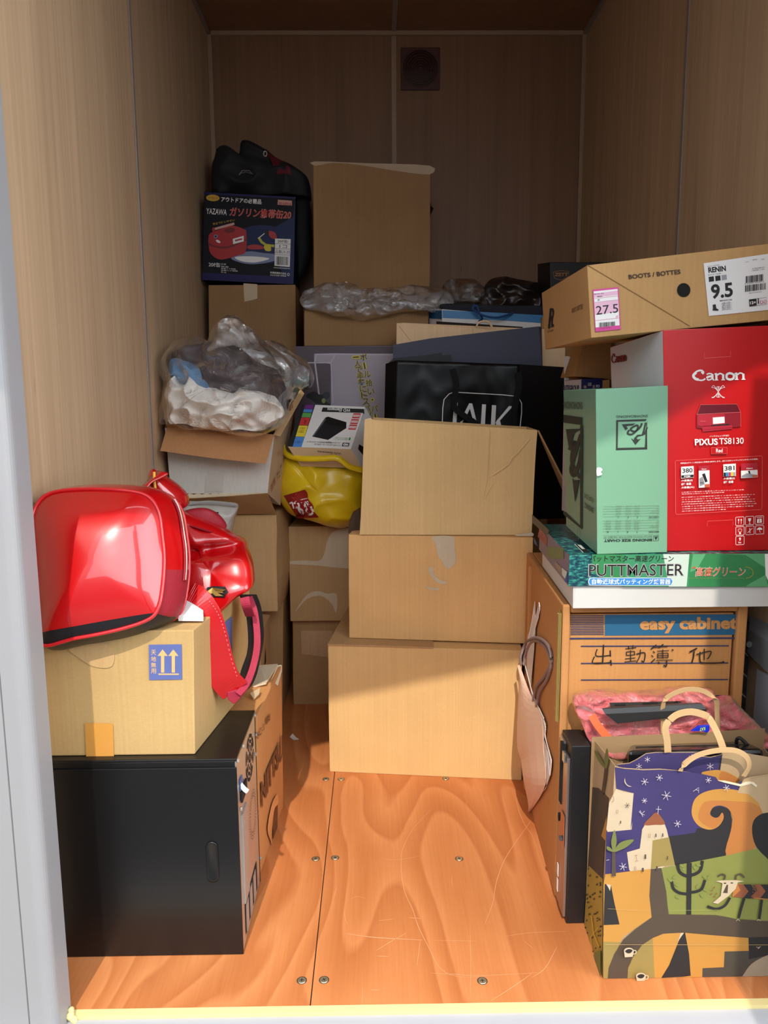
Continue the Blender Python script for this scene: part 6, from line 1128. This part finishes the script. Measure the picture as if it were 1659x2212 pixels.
p.line([(1345, 1035), (1350, 1005), (1325, 998), (1300, 1012)], 12, BRN, smooth=True); p.line([(1425, 1035), (1430, 1005), (1460, 996), (1486, 1020)], 12, BRN, smooth=True)
p.line([(1385, 1160), (1350, 1215), (1290, 1240), (1225, 1222)], 18, BLA, smooth=True); p.line([(1485, 1165), (1462, 1240), (1445, 1305)], 18, BLA); p.line([(1608, 1175), (1600, 1240), (1590, 1312)], 18, BLA)
for x in (1440, 1585): p.line([(x-12, 1324), (x, 1312), (x+14, 1324)], 4, CRM_)
for i in range(18): p.ell(1545+(i % 4)*14, 1085+(i//4)*18+(i % 2)*5, 4, 4, BRK, n=6)
for x, y in ((1258, 1105), (1272, 1085), (1252, 1130), (1288, 1128), (1275, 1148)): p.ell(x, y, 6, 6, BRK, n=8)
# stars, moon, letters, windows
STR = plain('pale star print', (196, 184, 186), .6)
for x, y, s_ in ((783, 343, 26), (886, 314, 24), (935, 440, 34), (1013, 637, 26), (781, 475, 20), (630, 937, 28), (1228, 330, 22), (1355, 384, 24), (662, 508, 0)):
    if s_:
        for k in range(3): a = k*PI/3+.2; p.line([(x-s_*math.cos(a), y-s_*math.sin(a)), (x+s_*math.cos(a), y+s_*math.sin(a))], 3.4, STR)
for k in range(3): a = k*PI/3+.2; p.line([(660-20*math.cos(a), 507-20*math.sin(a)), (660+20*math.cos(a), 507+20*math.sin(a))], 3.4, BRN)
p.spoly([(642, 315), (648, 345), (665, 365), (690, 374), (665, 372), (640, 345)], CRM_, 3)
p.line([(878, 512), (874, 568)], 3.4, STR); p.line([(860, 532), (898, 534)], 3.4, STR); p.line([(1120, 408), (1160, 380), (1158, 418)], 3, STR); p.line([(1140, 396), (1160, 402)], 3, STR); p.line([(748, 540), (768, 586)], 3, STR); p.line([(740, 548), (758, 566), (780, 545)], 3, STR); p.line([(758, 566), (780, 572)], 3, STR); p.line([(512, 890), (532, 886)], 3, STR)
for x, y, a_, b_ in ((859, 715, 8, 24), (907, 713, 8, 24), (785, 864, 12, 32), (767, 956, 14, 28), (866, 944, 12, 26), (940, 872, 8, 24), (611, 622, 8, 20)): p.rect(x-a_/2, y-b_/2, x+a_/2, y+b_/2, BRN)
for x, y in ((813, 717), (713, 945), (587, 548)): p.line([(x-6, y-13), (x+6, y-13), (x+5, y+13), (x-5, y+13)], 2.6, BRK, closed=True)
p.line([(708, 855), (730, 853)], 2.6, BRK); p.line([(719, 854), (724, 893)], 2.6, BRK); p.line([(712, 895), (736, 892)], 2.6, BRK); p.line([(546, 430), (560, 445), (562, 470), (548, 480)], 3, BRK, smooth=True)
p.spoly([(567, 675), (580, 720), (582, 770), (562, 830), (545, 770), (552, 720)], PGR, 3); p.spoly([(562, 828), (600, 770), (650, 748), (704, 744), (660, 790), (600, 820)], PGR, 3); p.spoly([(560, 828), (518, 815), (515, 790), (540, 800)], PGR, 3); p.poly([(552, 828), (574, 828), (578, 998), (548, 1000)], BRN)
for x, y in ((668, 1525), (752, 1700)):
    p.poly([(x-34, y-6), (x+36, y-8), (x+28, y+38), (x-28, y+42)], CRM_); p.ell(x, y-4, 34, 22, CRM_); p.spoly([(x-26, y-2), (x-6, y-16), (x+18, y-14), (x+26, y-4), (x+10, y+12), (x-12, y+12)], BLA, 3); p.line([(x+32, y-8), (x+50, y-4), (x+48, y+14), (x+28, y+20)], 6, CRM_, smooth=True)
p.line([(1560, 1490), (1575, 1505), (1590, 1488)], 3, CRM_); p.line([(1575, 1505), (1577, 1490)], 3, CRM_); p.line([(1644, 1478), (1656, 1484)], 4, CRM_)
FOLD = plain('paper fold line', (186, 150, 90), .7); p.line([(500, 1476), (1700, 1478)], 2.2, FOLD); p.line([(520, 1225), (820, 1240)], 1.6, FOLD); p.line([(955, 1238), (1300, 1232)], 1.6, plain('green fold line', (158, 158, 88), .7)); 
for v in p.g.v: v.z = max(v.z, .001)
p.done('printed_scene', t, 'night sky, village, goat, tree and coffee cups')
# side panel with gusset
sb = [at(1264, 1985, .209), bl, V((tl.x, YF, top[0].z)), at(1278, 1592, .209)]; sb[0].z = 0; sb[1] = V((bl.x, YF, 0)); _pp = Print(sb[0], sb[1], sb[2], 0); sb[3] = _pp.p(1278, 1592)
mid_b = sb[0].lerp(sb[1], .5); mid_t = sb[3].lerp(sb[2], .5)
g = G(); g.slab([sb[0], sb[1], sb[2], mid_t, sb[3]], (.0012, 0, 0), KR); part('side_panel', g, t)
p = Print(sb[0], sb[1], sb[2], .0012, zoom=z8b); P = p.poly
P([(402, 350), (470, 400), (540, 470), (530, 600), (515, 760), (500, 1040), (400, 945), (375, 930)], BRN); P([(490, 735), (530, 590), (522, 775)], OR_); P([(375, 945), (402, 945), (500, 1040), (497, 1748), (368, 1395)], MUS)
rnd = random.Random(5)
for i in range(56):
    y = 960+rnd.random()*600; x = 375+rnd.random()*118
    if y > 960+(x-400)*.95: p.ell(x, y, 5, 8, BRN, .4, n=8)
p.spoly([(452, 132), (480, 160), (515, 220), (530, 262), (500, 235), (465, 180)], PGR, 3); p.spoly([(543, 118), (554, 170), (548, 230), (532, 262), (524, 200), (530, 150)], PGR, 3); p.poly([(524, 258), (540, 262), (532, 340), (512, 450), (500, 440), (516, 330)], BRN); p.line([(430, 1300), (445, 1420), (485, 1520)], 4, plain('yellow thread print', (214, 180, 50), .6)); p.line([(480, 1380), (425, 1450), (440, 1560)], 3, MAT['yellow thread print']); P([(450, 1560), (497, 1540), (497, 1748), (452, 1640)], PGR)
for v in p.g.v: v.z = max(v.z, .001); v.y = min(v.y, .209)
p.done('printed_side', t)
yb_ = .209; g = G(); g.slab([V((sb[0].x, yb_, 0)), V((XR_, yb_, 0)), V((XR_, yb_, at(1659, 1573, yb_).z)), at(1500, 1583, yb_), at(1278, 1592, yb_)], (0, -.0012, 0), KRD); part('back_panel', g, t)
g = G(); g.slab([V((XR_, YF, 0)), V((XR_, yb_, 0)), V((XR_, yb_, .40)), V((XR_, YF, .37))], (-.0012, 0, 0), KR); part('side_panel', g, t)
g = G(); g.slab([V((sb[1].x, YF, .001)), V((XR_, YF, .001)), V((XR_, yb_, .001)), V((sb[0].x, yb_, .001))], (0, 0, .0012), KRD); part('bottom_panel', g, t)
HN = plain('kraft handle paper', (192, 156, 110), .7, var=.03)
def strap(pts, side=(1, 0, 0), w=.0100): gg = G(); gg.ribbon([zg(x, y, Y) for x, y, Y in pts], side, w, .0016, HN); return gg
g = strap([(782, 440, .222), (782, 330, .215), (778, 240, .205), (800, 160, .20), (880, 105, .20), (980, 75, .20), (1080, 78, .20), (1160, 108, .20), (1225, 165, .205), (1232, 260, .215), (1240, 420, .222)], [(1, 0, 0), (1, 0, 0), (.5, 0, 1), (.1, 0, 1), (-.2, 0, 1), (-.6, 0, 1), (-1, 0, 0), (-1, 0, 0)]); part('handle', g, t, bevel=.0004)
g = strap([(925, 758, .052), (960, 700, .050), (1040, 640, .046), (1150, 600, .043), (1290, 580, .042), (1400, 590, .043), (1480, 640, .046), (1500, 720, .05), (1455, 800, .054)], [(.6, 0, .8), (.2, 0, 1), (0, 0, 1), (.3, 0, 1), (1, 0, .5)]); part('handle', g, t, bevel=.0004)
g = G(); g.slab([zg(1240, 835, .0555), zg(1300, 838, .0555), (zg(1430, 868, .0555)), zg(1470, 850, .0555), zg(1500, 845, .0555), zg(1540, 850, .0555), zg(1570, 878, .0555), zg(1560, 890, .0555), zg(1520, 862, .0555), zg(1430, 885, .0555), zg(1290, 852, .0555)], (0, .001, 0), CBE); part('torn_paper', g, t, 'pale torn paper edge')
# second bag nested inside
t = thing('shopping_bag', 'second printed paper bag nested inside the village bag, purple starry top', 'bag', at(1500, 1760, .09))
pf = [(405, 700), (500, 690), (560, 660), (640, 610), (720, 600), (1045, 600), (1075, 612), (1090, 632), (1180, 640), (1272, 618), (1275, 600), (1340, 598), (1500, 612), (1659, 640)]
YN = .078; q = [zg(x, y, YN) for x, y in pf]; g = G(); g.slab([V((q[0].x, YN, .02)), V((.79, YN, .02))]+[V((.79, YN, q[-1].z))]+list(reversed(q)), (0, .0012, 0), KR); part('front_panel', g, t)
p = Print(V((q[0].x, YN, .02)), V((.78, YN, .02)), V((.78, YN, .3)), .0006, zoom=(1230, 1470, 3.867)); p.poly([(405, 702), (500, 692), (560, 662), (640, 612), (720, 602), (1045, 602), (1075, 614), (1090, 634), (1180, 642), (1275, 620), (1255, 760), (1200, 900), (405, 900)], PU)
p.spoly([(1100, 775), (1180, 750), (1260, 748), (1350, 780), (1425, 835), (1330, 870), (1250, 840)], OR_, 3); p.spoly([(1265, 760), (1330, 775), (1425, 835), (1330, 850), (1250, 830)], OR2, 3); p.poly([(1262, 640), (1275, 620), (1258, 750), (1245, 735)], BLA)
for x, y, s_ in ((650, 658, 24), (580, 716, 26), (1020, 640, 27), (1173, 715, 30)):
    for k in range(3): a = k*PI/3+.5; p.line([(x-s_*math.cos(a), y-s_*math.sin(a)), (x+s_*math.cos(a), y+s_*math.sin(a))], 3.6, STR)
p.done('printed_scene', t)
g = strap([(822, 600, .072), (815, 500, .07), (800, 400, .068), (830, 340, .068), (900, 285, .068), (1000, 262, .068), (1090, 275, .068), (1160, 310, .068), (1215, 400, .066), (1260, 500, .062), (1290, 590, .060)], [(1, 0, 0), (1, 0, 0), (.7, 0, .7), (.2, 0, 1), (-.2, 0, 1), (-.8, 0, .6), (-1, 0, .3), (-1, 0, 0)], .013); part('handle', g, t, bevel=.0004)
g = G(); g.slab([zg(380, 690, .085), zg(405, 700, .078), zg(405, 1200, .078), zg(385, 1200, .085)], (.001, 0, 0), KR); part('side_panel', g, t)
# black device in the bag
DV = plain('glossy black plastic', (16, 16, 18), .22, coat=.4, var=.02)
c = [zg(490, 900, .125), zg(1632, 860, .125), zg(1632, 600, .125), zg(485, 625, .125), zg(500, 900, .198), zg(1600, 860, .198), zg(1590, 512, .198), zg(500, 575, .198)]
for i in (0, 1, 4, 5): c[i].z = .20
c[2].z = c[3].z = at(1400, 1622, .125).z; c[2].x = c[1].x = c[6].x = c[5].x = min(.79, c[2].x)
c[6].z = at(1560, 1600, .198).z; c[7].z = c[6].z-.006
t = thing('game_console', 'glossy black electronic device standing inside the printed shopping bags', 'device', (c[0]+c[5])/2)
g = G(); g.hexa(c, DV); part('casing', g, t, bevel=.008)
g = G(); m0 = c[3].lerp(c[7], .45)+V((0, 0, .0006)); m1 = c[2].lerp(c[6], .45)+V((0, 0, .0006)); g.slab([m0+V((.015, 0, 0)), m1-V((.015, 0, 0)), m1-V((.015, -.003, 0)), m0+V((.015, .003, 0))], (0, 0, .0008), BLK); part('seam', g, t)
g = G(); g.tube([zg(1395, 520, .18), zg(1400, 490, .175), zg(1425, 482, .17), (zg(1470, 520, .165)), zg(1510, 570, .16), zg(1530, 615, .14)], .0035, BLK, 8); part('cable', g, t, smooth=True)

# pale paper bag leaning on the cabinet side
PB = plain('pink beige paper', (222, 184, 160), .6, var=.04, bump=.3, bscale=10); PBI = plain('white bag inside', (222, 216, 212), .6)
def zl_(x, y, Y):
    q = at(1100+x/4.42, 1280+y/4.42, Y); m = cx(a0, q.y)-.008
    if y > 2000: q = at(1100+x/4.42, 1280+y/4.42, Z=.003); q.x = min(q.x, cx(a0, q.y)-.003); return q
    return q if q.x < m else at(1100+x/4.42, 1280+y/4.42, X=min(m, cx(a0, at(1100+x/4.42, 1280+y/4.42, X=m).y)-.008))
t = thing('paper_bag', 'pale pink paper bag with grey cord handles leaning between carton stack and file cabinet', 'bag', at(1150, 1748, .62))
L = [(98, 690, .76), (95, 900, .75), (78, 1420, .70), (115, 1600, .66), (140, 1790, .61), (208, 2075, .56)]; R = [(98, 690, .76), (200, 960, .70), (310, 1190, .62), (330, 1500, .56), (345, 1840, .48), (232, 2085, .54)]
g = G(); A_ = catmull([zl_(*q) for q in L], False, 5); B_ = catmull([zl_(*q) for q in R], False, 5); vs = []
for a, b in zip(A_, B_):
    for k in range(5): vs.append(a.lerp(b, k/4)+V((-.006*math.sin(PI*k/4), -.006*math.sin(PI*k/4), 0)))
for v in vs: v.z = max(v.z, .002)
n_ = len(A_); g.add(vs, [(i*5+j, i*5+j+1, (i+1)*5+j+1, (i+1)*5+j) for i in range(n_-1) for j in range(4)], PB); fo = part('front_panel', g, t); m_ = fo.modifiers.new('paper', 'SOLIDIFY'); m_.thickness = .0012
g = G(); g.slab([zl_(*q) for q in ((245, 88, .84), (225, 200, .83), (205, 330, .82), (160, 480, .81), (150, 700, .80), (205, 900, .76), (235, 560, .81), (250, 330, .83))], (.001, .001, 0), PBI); g2 = part('back_panel', g, t)
for nm, q in (('back_panel', ((285, 95, .80), (262, 180, .80), (225, 330, .80), (190, 470, .80), (215, 480, .80), (250, 340, .81), (280, 240, .81))), ('side_panel', ((150, 700, .775), (232, 1020, .72), (290, 1110, .68), (350, 1260, .62), (330, 1420, .60), (318, 1240, .64), (230, 1050, .72))),
              ('side_panel', ((330, 1400, .60), (365, 1500, .56), (402, 1600, .53), (392, 1745, .53), (355, 1840, .55), (345, 1745, .56), (318, 1560, .58))), ('bottom_panel', ((232, 2085, .60), (215, 2065, .60), (350, 1870, .55), (392, 1745, .53), (355, 1850, .55), (245, 2060, .59)))):
    g = G(); qq = [zl_(*k) for k in q]
    for v in qq: v.z = max(v.z, .002)
    g.slab(qq, (.0008, .001, 0), PBI if nm != 'bottom_panel' else PB); part(nm, g, t)
g = G(); EDG2 = plain('white paper edge', (240, 236, 232), .6)
for q in (((98, 690, .785), (150, 860, .75), (215, 1010, .72), (290, 1160, .68), (345, 1270, .62), (345, 1380, .60), (392, 1560, .53), (402, 1620, .525), (390, 1745, .525)), ((150, 690, .77), (205, 900, .74), (245, 1020, .71), (330, 1200, .65)), ((245, 88, .835), (222, 240, .82), (185, 440, .81), (160, 600, .80)), ((285, 95, .80), (290, 170, .80), (250, 320, .80), (225, 420, .80)), ((320, 1380, .59), (318, 1560, .575), (340, 1745, .555), (362, 1510, .555), (388, 1745, .525))):
    gg = G(); gg.tube([zl_(*k) for k in q], .0011, EDG2, 5); part('rim', gg, t)
CO = plain('grey brown cord', (142, 118, 112), .8, bump=.8, bscale=250)
for q in (((112, 690, .77), (112, 600, .77), (160, 480, .77), (250, 432, .77), (340, 470, .76), (395, 560, .75), (400, 680, .73), (340, 800, .72), (260, 900, .71), (232, 1040, .70)), ((140, 700, .765), (150, 600, .765), (200, 490, .765), (260, 460, .765), (340, 510, .75), (385, 600, .74), (400, 700, .72), (360, 830, .70), (290, 950, .69), (265, 1085, .685))):
    g = G(); g.tube([zl_(*k) for k in q], .0042, CO, 9); part('cord_handle', g, t, smooth=True)
